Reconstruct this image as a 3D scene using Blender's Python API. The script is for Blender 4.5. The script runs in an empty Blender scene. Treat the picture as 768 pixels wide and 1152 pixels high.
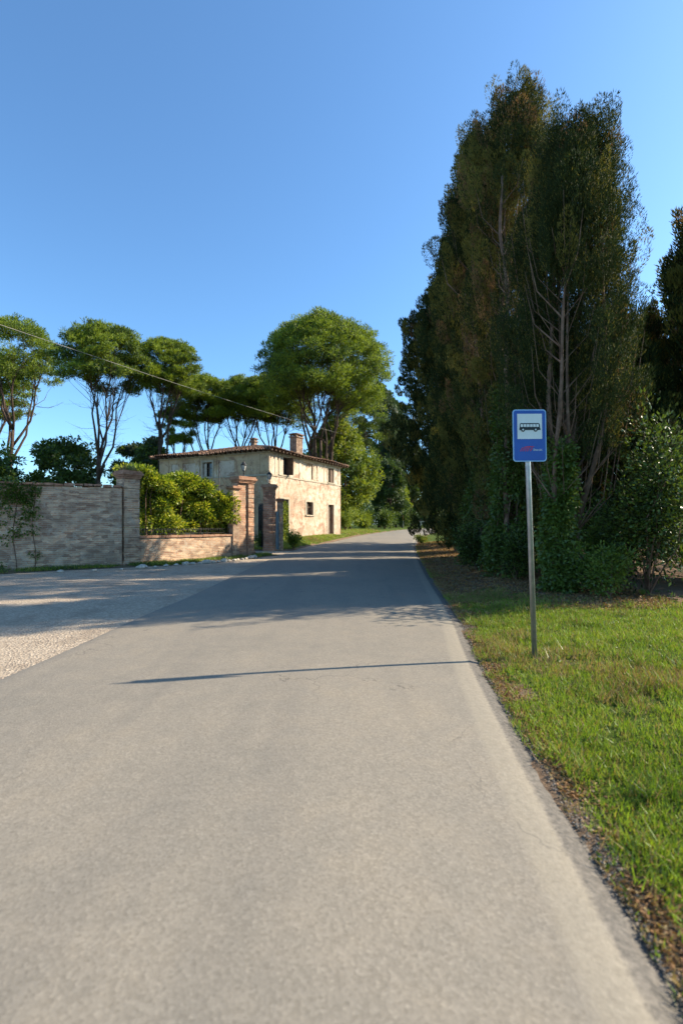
import bpy, bmesh, math, random
import numpy as np
from mathutils import Vector, Matrix, Euler

R = math.radians
random.seed(4)
RNG = np.random.default_rng(11)
S = bpy.context.scene
COL = S.collection

# ------------------------------------------------------------------ camera, sky, sun
EYE = 1.55
FPX = 560.0
cam_d = bpy.data.cameras.new('camera'); cam = bpy.data.objects.new('camera', cam_d); COL.objects.link(cam)
cam.location = (0, 0, EYE); cam.rotation_euler = (R(90), 0, 0)
cam_d.sensor_fit = 'HORIZONTAL'; cam_d.sensor_width = 36; cam_d.lens = FPX/768*36
cam_d.shift_y = 14/768; cam_d.clip_start = .05; cam_d.clip_end = 4000
cam_d.dof.use_dof = True; cam_d.dof.focus_distance = 9.0; cam_d.dof.aperture_fstop = 2.0
S.camera = cam

SUN_EL = 33.4; SUN_AZ = 77.0           # azimuth clockwise from +Y
w = bpy.data.worlds.new('World'); S.world = w; w.use_nodes = True
nt = w.node_tree; bg = nt.nodes['Background']
sky = nt.nodes.new('ShaderNodeTexSky'); sky.sky_type = 'NISHITA'; sky.sun_disc = False
sky.sun_elevation = R(SUN_EL); sky.sun_rotation = R(SUN_AZ)
sky.altitude = 200; sky.air_density = 1.0; sky.dust_density = .9; sky.ozone_density = 4.0
tint = nt.nodes.new('ShaderNodeMix'); tint.data_type = 'RGBA'; tint.blend_type = 'MULTIPLY'; tint.inputs[0].default_value = 1
tint.inputs[7].default_value = (.66, .87, .94, 1)
nt.links.new(sky.outputs[0], tint.inputs[6]); nt.links.new(tint.outputs[2], bg.inputs[0]); bg.inputs[1].default_value = .132
sd = bpy.data.lights.new('sun', 'SUN'); sd.energy = 4.7; sd.angle = R(.55); sd.color = (1, .87, .68)
sun = bpy.data.objects.new('sun', sd); COL.objects.link(sun)
sv = Vector((math.sin(R(SUN_AZ))*math.cos(R(SUN_EL)), math.cos(R(SUN_AZ))*math.cos(R(SUN_EL)), math.sin(R(SUN_EL))))
sun.rotation_euler = sv.to_track_quat('Z', 'Y').to_euler()
vs = S.view_settings; vs.view_transform = 'Standard'; vs.look = 'None'; vs.exposure = 1.18; vs.gamma = 1
S.render.engine = 'CYCLES'
S.cycles.use_denoising = True; S.cycles.max_bounces = 6; S.cycles.transparent_max_bounces = 4
S.cycles.sample_clamp_indirect = 6

# ------------------------------------------------------------------ small maths
def herm(pts):
    P = np.array(pts, float); x, y = P[:, 0], P[:, 1]
    d = np.diff(y)/np.diff(x); m = np.zeros(len(x)); m[0] = d[0]; m[-1] = d[-1]
    for i in range(1, len(x)-1):
        m[i] = 0 if d[i-1]*d[i] <= 0 else 2*d[i-1]*d[i]/(d[i-1]+d[i])
    def f(q):
        q = np.asarray(q, float); i = np.clip(np.searchsorted(x, q)-1, 0, len(x)-2)
        h = x[i+1]-x[i]; t = np.clip((q-x[i])/h, 0, 1)
        return ((2*t**3-3*t**2+1)*y[i] + (t**3-2*t**2+t)*h*m[i] + (-2*t**3+3*t**2)*y[i+1] + (t**3-t**2)*h*m[i+1])
    return f
def sstep(a, b, q):
    t = np.clip((np.asarray(q, float)-a)/(b-a), 0, 1); return t*t*(3-2*t)
_prof = herm([(-60, 0), (6, 0), (10, .07), (17, .19), (25, .27), (30, .38), (36, .55), (45, .75), (60, .98), (80, 1.15), (120, 1.25), (5000, 1.25)])
XR = herm([(-8, .1), (-2, .62), (2.35, 1.05), (5.65, 1.42), (7.8, 1.72), (13.5, 2.27), (20, 3.0), (28, 4.05), (36, 5.5), (44, 7.6), (52, 10.4), (60, 14.5), (70, 21), (84, 33)])
XL = herm([(-8, -3.7), (7.5, -3.43), (10.3, -3.2), (19, -2.85), (24, -2.5), (28, -1.9), (32, -.6), (39, 1.1), (48, 4.0), (62, 8.9), (70, 14), (84, 26)])
def gz(x, y):
    x = np.asarray(x, float); y = np.asarray(y, float)
    z = _prof(y)
    z = z + .25*sstep(-.3, -1.6, x-XL(y))*sstep(26.5, 31, y)*sstep(60, 48, y)
    z = z + .10*sstep(.2, 2.2, x-XR(y))*sstep(70, 50, y)
    return z
def G(x, y): return float(gz(x, y))

_tab = np.random.default_rng(5).random((64, 64))
def vnoise(x, y):
    x = np.asarray(x, float); y = np.asarray(y, float)
    xi = np.floor(x).astype(int); yi = np.floor(y).astype(int); fx = x-xi; fy = y-yi
    fx = fx*fx*(3-2*fx); fy = fy*fy*(3-2*fy)
    a = _tab[xi % 64, yi % 64]; b = _tab[(xi+1) % 64, yi % 64]; c = _tab[xi % 64, (yi+1) % 64]; d = _tab[(xi+1) % 64, (yi+1) % 64]
    return (a*(1-fx)+b*fx)*(1-fy)+(c*(1-fx)+d*fx)*fy
def fbm(x, y): return (vnoise(x, y)+.5*vnoise(2.1*x+7, 2.1*y+3)+.25*vnoise(4.3*x+1, 4.3*y+9))/1.75

# ------------------------------------------------------------------ materials
MATS = {}
def ramp(nt, cols, fac):
    r = nt.nodes.new('ShaderNodeValToRGB'); e = r.color_ramp.elements
    n = len(cols)
    while len(e) < n: e.new(.5)
    for i, (p, c) in enumerate(cols):
        e[i].position = p; e[i].color = (*c, 1)
    nt.links.new(fac, r.inputs[0]); return r.outputs[0]
def noise(nt, vec, scale, detail=5, rough=.6, dist=0):
    n = nt.nodes.new('ShaderNodeTexNoise'); n.inputs['Scale'].default_value = scale
    n.inputs['Detail'].default_value = detail; n.inputs['Roughness'].default_value = rough; n.inputs['Distortion'].default_value = dist
    if vec is not None: nt.links.new(vec, n.inputs['Vector'])
    return n.outputs['Fac']
def mix(nt, fac, a, b, mode='MIX'):
    m = nt.nodes.new('ShaderNodeMix'); m.data_type = 'RGBA'; m.blend_type = mode
    for s, v in ((m.inputs[0], fac), (m.inputs[6], a), (m.inputs[7], b)):
        if isinstance(v, (int, float)): s.default_value = v
        elif isinstance(v, tuple): s.default_value = (*v, 1)
        else: nt.links.new(v, s)
    return m.outputs[2]
def mth(nt, op, a, b=None, clamp=False):
    m = nt.nodes.new('ShaderNodeMath'); m.operation = op; m.use_clamp = clamp
    for s, v in zip(m.inputs, (a, b)):
        if v is None: continue
        if isinstance(v, (int, float)): s.default_value = v
        else: nt.links.new(v, s)
    return m.outputs[0]
def mrange(nt, v, a, b, c=0., d=1.):
    m = nt.nodes.new('ShaderNodeMapRange'); m.inputs[1].default_value = a; m.inputs[2].default_value = b
    m.inputs[3].default_value = c; m.inputs[4].default_value = d; nt.links.new(v, m.inputs[0]); return m.outputs[0]
def newmat(name):
    m = bpy.data.materials.new(name); m.use_nodes = True; nt = m.node_tree
    p = nt.nodes['Principled BSDF']; MATS[name] = m
    tc = nt.nodes.new('ShaderNodeTexCoord')
    return m, nt, p, tc
def bump(nt, p, h, strength=.3, dist=.02):
    b = nt.nodes.new('ShaderNodeBump'); b.inputs['Strength'].default_value = strength; b.inputs['Distance'].default_value = dist
    nt.links.new(h, b.inputs['Height']); nt.links.new(b.outputs[0], p.inputs['Normal'])
def simple(name, cols, scale=4, rough=.8, metal=0, bmp=.2, detail=5, spec=.3):
    m, nt, p, tc = newmat(name)
    n = noise(nt, tc.outputs['Object'], scale, detail)
    nt.links.new(ramp(nt, cols, n), p.inputs['Base Color'])
    p.inputs['Roughness'].default_value = rough; p.inputs['Metallic'].default_value = metal
    p.inputs['Specular IOR Level'].default_value = spec
    if bmp: bump(nt, p, noise(nt, tc.outputs['Object'], scale*6, 4), bmp, .01)
    return m
def leafmat(name, c1, c2, trans=.4, scale=.8, rough=.55, spec=.35):
    m, nt, p, tc = newmat(name)
    n = noise(nt, tc.outputs['Object'], scale, 3); n2 = noise(nt, tc.outputs['Object'], 40, 1)
    f = mth(nt, 'ADD', mth(nt, 'MULTIPLY', n, .6), mth(nt, 'MULTIPLY', n2, .4))
    c = ramp(nt, [(.32, c1), (.66, c2)], f)
    nt.links.new(c, p.inputs['Base Color']); p.inputs['Roughness'].default_value = rough
    p.inputs['Specular IOR Level'].default_value = spec
    t = nt.nodes.new('ShaderNodeBsdfTranslucent')
    nt.links.new(mix(nt, 1.0, c, (1.25, 1.15, .55), 'MULTIPLY'), t.inputs[0])
    ms = nt.nodes.new('ShaderNodeMixShader'); ms.inputs[0].default_value = trans
    nt.links.new(p.outputs[0], ms.inputs[1]); nt.links.new(t.outputs[0], ms.inputs[2])
    nt.links.new(ms.outputs[0], nt.nodes['Material Output'].inputs[0])
    return m

def brickmat(name, b1, b2, mortar, rowh=.065, patch=(.47, .40, .31), patchamt=.75):
    m, nt, p, tc = newmat(name)
    uv = tc.outputs['UV']
    wob = nt.nodes.new('ShaderNodeVectorMath'); wob.operation = 'ADD'
    nn = nt.nodes.new('ShaderNodeTexNoise'); nn.inputs['Scale'].default_value = 3; nt.links.new(uv, nn.inputs['Vector'])
    sc = nt.nodes.new('ShaderNodeVectorMath'); sc.operation = 'SCALE'; sc.inputs['Scale'].default_value = .03
    nt.links.new(nn.outputs['Color'], sc.inputs[0]); nt.links.new(uv, wob.inputs[0]); nt.links.new(sc.outputs[0], wob.inputs[1])
    br = nt.nodes.new('ShaderNodeTexBrick'); nt.links.new(wob.outputs[0], br.inputs['Vector'])
    br.inputs['Scale'].default_value = 1; br.inputs['Brick Width'].default_value = .27; br.inputs['Row Height'].default_value = rowh
    br.inputs['Mortar Size'].default_value = .011; br.inputs['Mortar Smooth'].default_value = .4
    br.inputs['Color1'].default_value = (*b1, 1); br.inputs['Color2'].default_value = (*b2, 1); br.inputs['Mortar'].default_value = (*mortar, 1)
    n1 = noise(nt, tc.outputs['Object'], 2.2, 6, .7); n2 = noise(nt, tc.outputs['Object'], 9, 5, .7)
    # each brick's own tone
    vo = nt.nodes.new('ShaderNodeTexVoronoi'); vo.inputs['Scale'].default_value = 1
    mp = nt.nodes.new('ShaderNodeMapping'); mp.inputs['Scale'].default_value = (4.2, 1/rowh*.75, 1); nt.links.new(uv, mp.inputs[0]); nt.links.new(mp.outputs[0], vo.inputs['Vector'])
    sep = nt.nodes.new('ShaderNodeSeparateColor'); nt.links.new(vo.outputs['Color'], sep.inputs[0])
    tone = ramp(nt, [(0, (.62, .56, .54)), (.4, (.92, .88, .85)), (.75, (1.12, 1.08, 1.0)), (1, (1.35, 1.3, 1.22))], sep.outputs[0])
    c = mix(nt, 1.0, br.outputs['Color'], tone, 'MULTIPLY')
    f = mrange(nt, mth(nt, 'ADD', mth(nt, 'MULTIPLY', n1, .5), mth(nt, 'MULTIPLY', n2, .5)), .52, .60)
    c = mix(nt, mth(nt, 'MULTIPLY', f, patchamt), c, patch)
    n5 = noise(nt, tc.outputs['Object'], .9, 4, .6); c = mix(nt, mrange(nt, n5, .50, .62, 0, .45), c, (.20, .15, .11))
    d = mrange(nt, n2, .30, .40, .5, 0)
    c = mix(nt, d, c, (.07, .06, .05))
    nt.links.new(c, p.inputs['Base Color']); p.inputs['Roughness'].default_value = .95; p.inputs['Specular IOR Level'].default_value = .15
    hgt = mth(nt, 'ADD', mth(nt, 'MULTIPLY', br.outputs['Fac'], -1.0), mth(nt, 'MULTIPLY', n2, .9))
    bump(nt, p, hgt, .5, .02)
    return m

def make_plaster(name, low, mid, hi, stain):
    m, nt, p, tc = newmat(name); ob = tc.outputs['Object']
    n1 = noise(nt, ob, .55, 7, .65, .4); n2 = noise(nt, ob, 2.6, 7, .7, .3); n3 = noise(nt, ob, 14, 5, .7)
    c = ramp(nt, [(.30, low), (.5, mid), (.68, hi)], mth(nt, 'ADD', mth(nt, 'MULTIPLY', n1, .55), mth(nt, 'MULTIPLY', n2, .45)))
    sx = nt.nodes.new('ShaderNodeSeparateXYZ'); nt.links.new(ob, sx.inputs[0])
    # lower storey: ochre and pink patches where the limewash has gone
    lowf = mth(nt, 'MULTIPLY', mrange(nt, sx.outputs[2], 4.5, 4.2), mrange(nt, n2, .47, .56))
    c = mix(nt, mth(nt, 'MULTIPLY', lowf, .9), c, stain)
    n4 = noise(nt, ob, 1.25, 9, .75, .8); c = mix(nt, mrange(nt, n4, .545, .575, 0, .85), c, (.31, .19, .13)); c = mix(nt, mrange(nt, n4, .42, .37, 0, .55), c, (.70, .64, .55))
    # vertical rain streaks
    mp = nt.nodes.new('ShaderNodeMapping'); mp.inputs['Scale'].default_value = (5, 5, .45); nt.links.new(ob, mp.inputs[0])
    st = mrange(nt, noise(nt, mp.outputs[0], 1.0, 4, .6), .54, .70)
    c = mix(nt, mth(nt, 'MULTIPLY', st, .45), c, (.26, .21, .15))
    base = mrange(nt, mth(nt, 'ADD', sx.outputs[2], mth(nt, 'MULTIPLY', n2, 1.4)), 2.1, 1.2, 0, .6)
    c = mix(nt, base, c, (.33, .235, .165))
    # small crumbled spots
    sp = mrange(nt, mth(nt, 'ADD', mth(nt, 'MULTIPLY', n3, .5), mth(nt, 'MULTIPLY', n1, .5)), .45, .41, 0, .75); c = mix(nt, sp, c, (.20, .125, .08))
    nt.links.new(c, p.inputs['Base Color']); p.inputs['Roughness'].default_value = .95; p.inputs['Specular IOR Level'].default_value = .1
    bump(nt, p, mth(nt, 'ADD', n2, mth(nt, 'MULTIPLY', n3, .5)), .5, .03)
    return m

M_plaster = make_plaster('house_plaster', (.29, .205, .150), (.54, .43, .325), (.66, .57, .46), (.46, .285, .19))
M_plasterf = make_plaster('house_plaster_ochre', (.30, .19, .11), (.50, .355, .215), (.58, .45, .31), (.42, .24, .13))
M_trim = simple('house_trim', [(.3, (.33, .27, .19)), (.7, (.50, .43, .33))], 3, .9)
M_brick = brickmat('old_brick', (.40, .235, .155), (.50, .36, .25), (.46, .40, .31))
M_brickred = brickmat('pillar_brick', (.34, .15, .095), (.40, .225, .145), (.36, .28, .21), .1, patchamt=.22)
M_brickmix = brickmat('gate_pillar_brick', (.40, .20, .125), (.48, .30, .20), (.45, .37, .28), .08, patchamt=.5)
M_cope = simple('coping_brick', [(.3, (.22, .11, .07)), (.7, (.40, .24, .155))], 6, .9, bmp=.6)
M_tile = simple('roof_tile', [(.3, (.045, .032, .025)), (.45, (.15, .085, .055)), (.56, (.24, .135, .085)), (.7, (.30, .24, .17))], 4.5, .9, bmp=.5, detail=8)
M_tile2 = simple('roof_underlay', [(.3, (.06, .045, .035)), (.7, (.12, .08, .06))], 3, .95)
M_wood = simple('weathered_wood', [(.3, (.07, .045, .03)), (.7, (.16, .105, .07))], 5, .8)
M_woodl = simple('pale_shutter_wood', [(.3, (.40, .33, .25)), (.7, (.60, .52, .42))], 5, .8)
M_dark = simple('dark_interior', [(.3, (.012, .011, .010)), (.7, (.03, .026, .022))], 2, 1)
M_glass, _n, _p, _t = newmat('old_window_glass'); _p.inputs['Base Color'].default_value = (.04, .05, .06, 1); _p.inputs['Roughness'].default_value = .08
M_iron = simple('wrought_iron', [(.3, (.015, .017, .02)), (.7, (.05, .05, .05))], 10, .5, .5)
M_bluegate = simple('blue_painted_metal', [(.3, (.05, .11, .16)), (.7, (.14, .22, .27))], 4, .5)
M_lglass = simple('lantern_glass', [(.3, (.30, .33, .32)), (.7, (.5, .52, .48))], 4, .15, bmp=0, spec=.6)
M_galv = simple('galvanised_steel', [(.3, (.30, .32, .34)), (.7, (.46, .48, .49))], 14, .42, .75, bmp=.05)
M_blue = simple('sign_blue', [(.3, (.003, .060, .31)), (.7, (.006, .082, .38))], 3, .35, bmp=0, spec=.5)
M_signedge = simple('sign_pale_blue_edge', [(.3, (.25, .48, .72)), (.7, (.34, .56, .78))], 3, .4, bmp=0)
M_white = simple('sign_white', [(.3, (.60, .66, .64)), (.7, (.72, .76, .74))], 5, .45, bmp=0)
M_black = simple('sign_black', [(.3, (.010, .014, .016)), (.7, (.02, .024, .026))], 5, .4, bmp=0)
M_red = simple('sign_red', [(.3, (.50, .02, .03)), (.7, (.62, .04, .05))], 5, .4, bmp=0)
M_stone = simple('pale_limestone', [(.3, (.30, .27, .22)), (.7, (.58, .53, .45))], 9, .9, bmp=.5)
M_cable = simple('cable_grey', [(.3, (.17, .165, .15)), (.7, (.24, .23, .21))], 3, .6, bmp=0)
M_barkp = simple('pine_bark', [(.3, (.035, .024, .018)), (.55, (.075, .050, .036)), (.75, (.12, .085, .062))], 4, .95, bmp=.9)
M_barkc = simple('cypress_bark', [(.3, (.09, .055, .038)), (.55, (.19, .12, .083)), (.75, (.31, .21, .15))], 5, .95, bmp=.9)
M_pine = leafmat('pine_needles', (.10, .165, .018), (.32, .40, .04), .38, .5)
M_pine2 = leafmat('pine_needles_deep', (.03, .065, .014), (.09, .14, .026), .25, .5)
M_cyp = leafmat('cypress_foliage', (.017, .030, .010), (.048, .066, .018), .15, 2.5, .75, .15)
M_cypo = leafmat('cypress_foliage_olive', (.09, .092, .022), (.24, .21, .05), .25, 2.5, .75, .15)
M_cypb = leafmat('cypress_foliage_dead', (.13, .075, .04), (.30, .18, .09), .2, 2.5, .85, .1)
M_hedge = leafmat('laurel_leaf', (.15, .23, .016), (.38, .46, .035), .35, 1.2, .38, .5)
M_hedge2 = leafmat('laurel_leaf_yellow', (.38, .40, .04), (.60, .58, .09), .35, 1.2, .38, .5)
M_hedge3 = leafmat('laurel_leaf_deep', (.03, .07, .012), (.08, .14, .022), .3, 1.2, .38, .5)
M_broad = leafmat('broad_leaf', (.06, .11, .016), (.20, .26, .034), .35, .5)
M_broad2 = leafmat('broad_leaf_yellow', (.15, .20, .025), (.30, .34, .045), .4, .5)
M_grey = leafmat('grey_green_leaf', (.035, .065, .04), (.085, .12, .07), .3, .4)
M_ivy = leafmat('ivy_leaf', (.04, .08, .014), (.13, .19, .03), .25, 1.5, .4, .5)
M_bush = leafmat('bush_leaf', (.07, .13, .02), (.20, .27, .045), .4, 1.5)
M_grass = leafmat('grass_blade', (.10, .19, .018), (.24, .35, .035), .4, 1.2, .5, .3)
M_grass2 = leafmat('grass_blade_yellow', (.20, .23, .045), (.33, .33, .09), .4, 1.2, .5, .3)
M_dry = leafmat('dry_grass_blade', (.20, .14, .06), (.36, .27, .13), .3, 1.2, .7, .2)
M_litter = leafmat('fallen_leaf', (.13, .065, .030), (.32, .19, .085), .15, 3, .8, .2)

# ------------------------------------------------------------------ mesh helpers
def tag(o, label=None, cat=None, group=None, kind=None):
    if label: o['label'] = label
    if cat: o['category'] = cat
    if group: o['group'] = group
    if kind: o['kind'] = kind
    return o
def empty(name, loc, rz=0):
    o = bpy.data.objects.new(name, None); COL.objects.link(o); o.location = loc; o.rotation_euler = (0, 0, rz); o.empty_display_size = .2
    return o
class MB:
    def __init__(s): s.v = []; s.f = []; s.uv = []; s.mi = []; s.sm = []
    def poly(s, pts, uv=None, mi=0, smooth=False):
        b = len(s.v); s.v += [tuple(p) for p in pts]; s.f.append(tuple(range(b, b+len(pts))))
        s.uv += uv if uv else [(p[0]+p[1], p[2]) for p in pts]; s.mi.append(mi); s.sm.append(smooth)
    def box(s, c, d, rz=0, mi=0, taper=1., M=None, jit=0, uo=None):
        x, y, z = d[0]/2, d[1]/2, d[2]/2
        P = [Vector((sx*x*(taper if sz > 0 else 1), sy*y*(taper if sz > 0 else 1), sz*z)) for sz in (-1, 1) for sy in (-1, 1) for sx in (-1, 1)]
        if jit: P = [p+Vector((random.uniform(-jit, jit), random.uniform(-jit, jit), random.uniform(-jit, jit))) for p in P]
        T = Matrix.Translation(c) @ Matrix.Rotation(rz, 4, 'Z')
        if M is not None: T = T @ M
        W = [T @ p for p in P]
        for q, ax in (((0, 1, 3, 2), 2), ((4, 6, 7, 5), 2), ((0, 4, 5, 1), 1), ((2, 3, 7, 6), 1), ((0, 2, 6, 4), 0), ((1, 5, 7, 3), 0)):
            if ax == 2: uv = [(P[i].x, P[i].y) for i in q]
            elif ax == 1: uv = [(P[i].x+(c[0] if uo is None else uo), P[i].z+c[2]) for i in q]
            else: uv = [(P[i].y+c[1]+.4, P[i].z+c[2]) for i in q]
            if q in ((0, 1, 3, 2),): q2, uv2 = q[::-1], uv[::-1]
            elif q == (4, 6, 7, 5): q2, uv2 = q[::-1], uv[::-1]
            elif q == (0, 4, 5, 1): q2, uv2 = q[::-1], uv[::-1]
            elif q == (2, 3, 7, 6): q2, uv2 = q[::-1], uv[::-1]
            elif q == (0, 2, 6, 4): q2, uv2 = q[::-1], uv[::-1]
            else: q2, uv2 = q[::-1], uv[::-1]
            s.poly([W[i] for i in q2], uv2, mi)
    def tube(s, path, rad, n=6, mi=0, cap=True):
        path = [Vector(p) for p in path]
        if not hasattr(rad, '__len__'): rad = [rad]*len(path)
        rings = []; up = None
        for i, p in enumerate(path):
            t = (path[min(i+1, len(path)-1)]-path[max(i-1, 0)])
            if t.length < 1e-9: t = Vector((0, 0, 1))
            t.normalize()
            if up is None: up = t.orthogonal().normalized()
            up = (up-t*up.dot(t))
            up = up.normalized() if up.length > 1e-6 else t.orthogonal().normalized()
            sd_ = t.cross(up)
            b = len(s.v)
            for k in range(n):
                a = 2*math.pi*k/n; s.v.append(tuple(p+(up*math.cos(a)+sd_*math.sin(a))*rad[i]))
            rings.append(b)
        for i in range(len(rings)-1):
            for k in range(n):
                k2 = (k+1) % n
                s.f.append((rings[i]+k, rings[i]+k2, rings[i+1]+k2, rings[i+1]+k)); s.uv += [(k/n, i), ((k+1)/n, i), ((k+1)/n, i+1), (k/n, i+1)]; s.mi.append(mi); s.sm.append(True)
        if cap:
            for b, rev in ((rings[0], True), (rings[-1], False)):
                f = tuple(range(b, b+n)); f = f[::-1] if rev else f
                s.f.append(f); s.uv += [(0, 0)]*n; s.mi.append(mi); s.sm.append(False)
    def lathe(s, c, prof, n=12, mi=0, sq=False, rz=0):
        # prof: (radius, z)
        rings = []
        for r, z in prof:
            b = len(s.v)
            for k in range(n):
                a = 2*math.pi*k/n+rz; s.v.append((c[0]+r*math.cos(a), c[1]+r*math.sin(a), c[2]+z))
            rings.append(b)
        for i in range(len(rings)-1):
            for k in range(n):
                k2 = (k+1) % n
                s.f.append((rings[i]+k, rings[i]+k2, rings[i+1]+k2, rings[i+1]+k)); s.uv += [(k/n, i), ((k+1)/n, i), ((k+1)/n, i+1), (k/n, i+1)]; s.mi.append(mi); s.sm.append(not sq)
        for b, rev in ((rings[0], True), (rings[-1], False)):
            f = tuple(range(b, b+n)); f = f[::-1] if rev else f
            s.f.append(f); s.uv += [(0, 0)]*n; s.mi.append(mi); s.sm.append(False)
    def build(s, name, mats, parent=None, **t):
        me = bpy.data.meshes.new(name); me.from_pydata(s.v, [], s.f)
        uvl = me.uv_layers.new(name='UVMap'); uvl.data.foreach_set('uv', [c for p in s.uv for c in p])
        me.polygons.foreach_set('material_index', s.mi); me.polygons.foreach_set('use_smooth', s.sm)
        for m in (mats if isinstance(mats, (list, tuple)) else [mats]): me.materials.append(m)
        me.update()
        o = bpy.data.objects.new(name, me); COL.objects.link(o)
        if parent: o.parent = parent
        if t: tag(o, **t)
        return o
def fast_mesh(name, V, F, mats, mi=None, parent=None, smooth=False):
    V = np.asarray(V, np.float32); F = np.asarray(F, np.int32); k = F.shape[1]
    me = bpy.data.meshes.new(name); me.vertices.add(len(V)); me.vertices.foreach_set('co', V.ravel())
    me.loops.add(F.size); me.loops.foreach_set('vertex_index', F.ravel())
    me.polygons.add(len(F)); me.polygons.foreach_set('loop_start', np.arange(0, F.size, k, dtype=np.int32))
    if mi is not None: me.polygons.foreach_set('material_index', np.asarray(mi, np.int32))
    me.polygons.foreach_set('use_smooth', np.full(len(F), smooth))
    for m in mats: me.materials.append(m)
    me.update(calc_edges=True)
    o = bpy.data.objects.new(name, me); COL.objects.link(o)
    if parent: o.parent = parent
    return o
def norm(a): return a/np.maximum(np.linalg.norm(a, axis=1, keepdims=True), 1e-9)
def leaves(P, D, L, W, bend=.15, mid=.45):
    n = len(P); D = norm(D); rnd = RNG.normal(size=(n, 3)); sd_ = norm(np.cross(D, rnd)); nm = np.cross(D, sd_)
    L = np.asarray(L).reshape(-1, 1)*np.ones((n, 1)); W = np.asarray(W).reshape(-1, 1)*np.ones((n, 1))
    A = P; B = P+D*L*mid+sd_*W/2+nm*L*bend*.6; C = P+D*L; E = P+D*L*mid-sd_*W/2+nm*L*bend*.6
    V = np.stack([A, B, C, E], 1).reshape(-1, 3); F = np.arange(4*n).reshape(n, 4)
    return V, F
class Cloud:
    def __init__(s): s.V = []; s.F = []; s.M = []; s.n = 0
    def add(s, P, D, L, W, mi=0, **k):
        V, F = leaves(P, D, L, W, **k); s.V.append(V); s.F.append(F+s.n); s.n += len(V)
        s.M.append(np.full(len(F), mi) if np.isscalar(mi) else np.asarray(mi))
    def build(s, name, mats, parent=None):
        return fast_mesh(name, np.concatenate(s.V), np.concatenate(s.F), mats, np.concatenate(s.M), parent)
def ball(n, shell=.5):
    d = norm(RNG.normal(size=(n, 3))); r = shell+(1-shell)*RNG.random((n, 1)); return d, d*r

# ------------------------------------------------------------------ setting: ground, road, gravel
def axis(segs):
    out = []
    for a, b, st in segs: out += list(np.arange(a, b, st))
    return np.array(out+[segs[-1][1]])
def sheet(xs, ys, zf, name, mats):
    X, Y = np.meshgrid(xs, ys); Z = zf(X, Y); V = np.stack([X, Y, Z], -1).reshape(-1, 3)
    nx = len(xs); i, j = np.meshgrid(np.arange(nx-1), np.arange(len(ys)-1)); b = (j*nx+i).ravel()
    F = np.stack([b, b+1, b+nx+1, b+nx], 1)
    return fast_mesh(name, V, F, mats, smooth=True), X.ravel(), Y.ravel()
def add_attr(o, name, val):
    a = o.data.attributes.new(name, 'FLOAT', 'POINT'); a.data.foreach_set('value', np.asarray(val, np.float32))
xs = axis([(-900, -100, 100), (-100, -24, 8), (-24, 16, .25), (16, 60, 4), (60, 900, 70)])
ys = axis([(-60, -4, 8), (-4, 30, .25), (30, 90, 1), (90, 300, 15), (300, 3000, 150)])
def groundz(X, Y):
    z = gz(X, Y)-.03
    on = (X > XL(Y)-.3) & (X < XR(Y)+.1)
    z = z-np.where(on, .05, 0)
    verge = (X > XR(Y)+.1)
    return z+np.where(verge, .02+.07*(fbm(X*1.3, Y*1.3)-.45)*sstep(.1, .8, X-XR(Y)), 0)
def grassy(X, Y):
    X = np.asarray(X, float); Y = np.asarray(Y, float)
    d = X-XR(Y); n = fbm(X*1.1+3, Y*1.1); n2 = fbm(X*2.7+13, Y*2.7)
    right = sstep(.16, .42, d+.7*(n2-.5))*sstep(11.0, 9.0, Y+1.5*(n-.5)+.9*np.clip(X-3.2, 0, 2))*(d > 0)
    right = right*(1-.85*np.exp(-((X-2.35)**2+(Y-5.6)**2)/.12))
    dry = np.exp(-((X-4.3)/1.0)**2-((Y-8.9)/.9)**2); right = right*(1-.9*dry)
    right = right+sstep(28, 31, Y)*(d > .3)
    lawn = (X < XL(Y)-.5)*sstep(25.4, 26.2, Y)*sstep(70, 55, Y)
    far = (Y > 60)*1.
    left = (X < -7)*(Y > 20)*.6
    strip = (np.abs((X+5.1)*.80-(Y-17.4)*.60) < 9)*0
    return np.clip((right+lawn+far+left)*(.55+.8*n), 0, 1)
ground, gx, gy = sheet(xs, ys, groundz, 'ground', [])
add_attr(ground, 'grassy', grassy(gx, gy)); tag(ground, kind='structure')
m, nt, p, tc = newmat('earth_ground'); ob = tc.outputs['Object']
at = nt.nodes.new('ShaderNodeAttribute'); at.attribute_name = 'grassy'
n1 = noise(nt, ob, 1.6, 8, .7); n2 = noise(nt, ob, 22, 6, .75)
soil = ramp(nt, [(.3, (.09, .06, .04)), (.5, (.19, .13, .085)), (.7, (.30, .225, .15))], mth(nt, 'ADD', mth(nt, 'MULTIPLY', n1, .5), mth(nt, 'MULTIPLY', n2, .5)))
gr = ramp(nt, [(.3, (.035, .06, .012)), (.6, (.09, .125, .025)), (.75, (.17, .17, .05))], n2)
fc = mrange(nt, mth(nt, 'ADD', at.outputs['Fac'], mth(nt, 'MULTIPLY', mth(nt, 'SUBTRACT', n2, .5), .8)), .25, .5)
nt.links.new(mix(nt, fc, soil, gr), p.inputs['Base Color']); p.inputs['Roughness'].default_value = 1; p.inputs['Specular IOR Level'].default_value = .05
bump(nt, p, n2, .8, .05); ground.data.materials.append(m)

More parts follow.
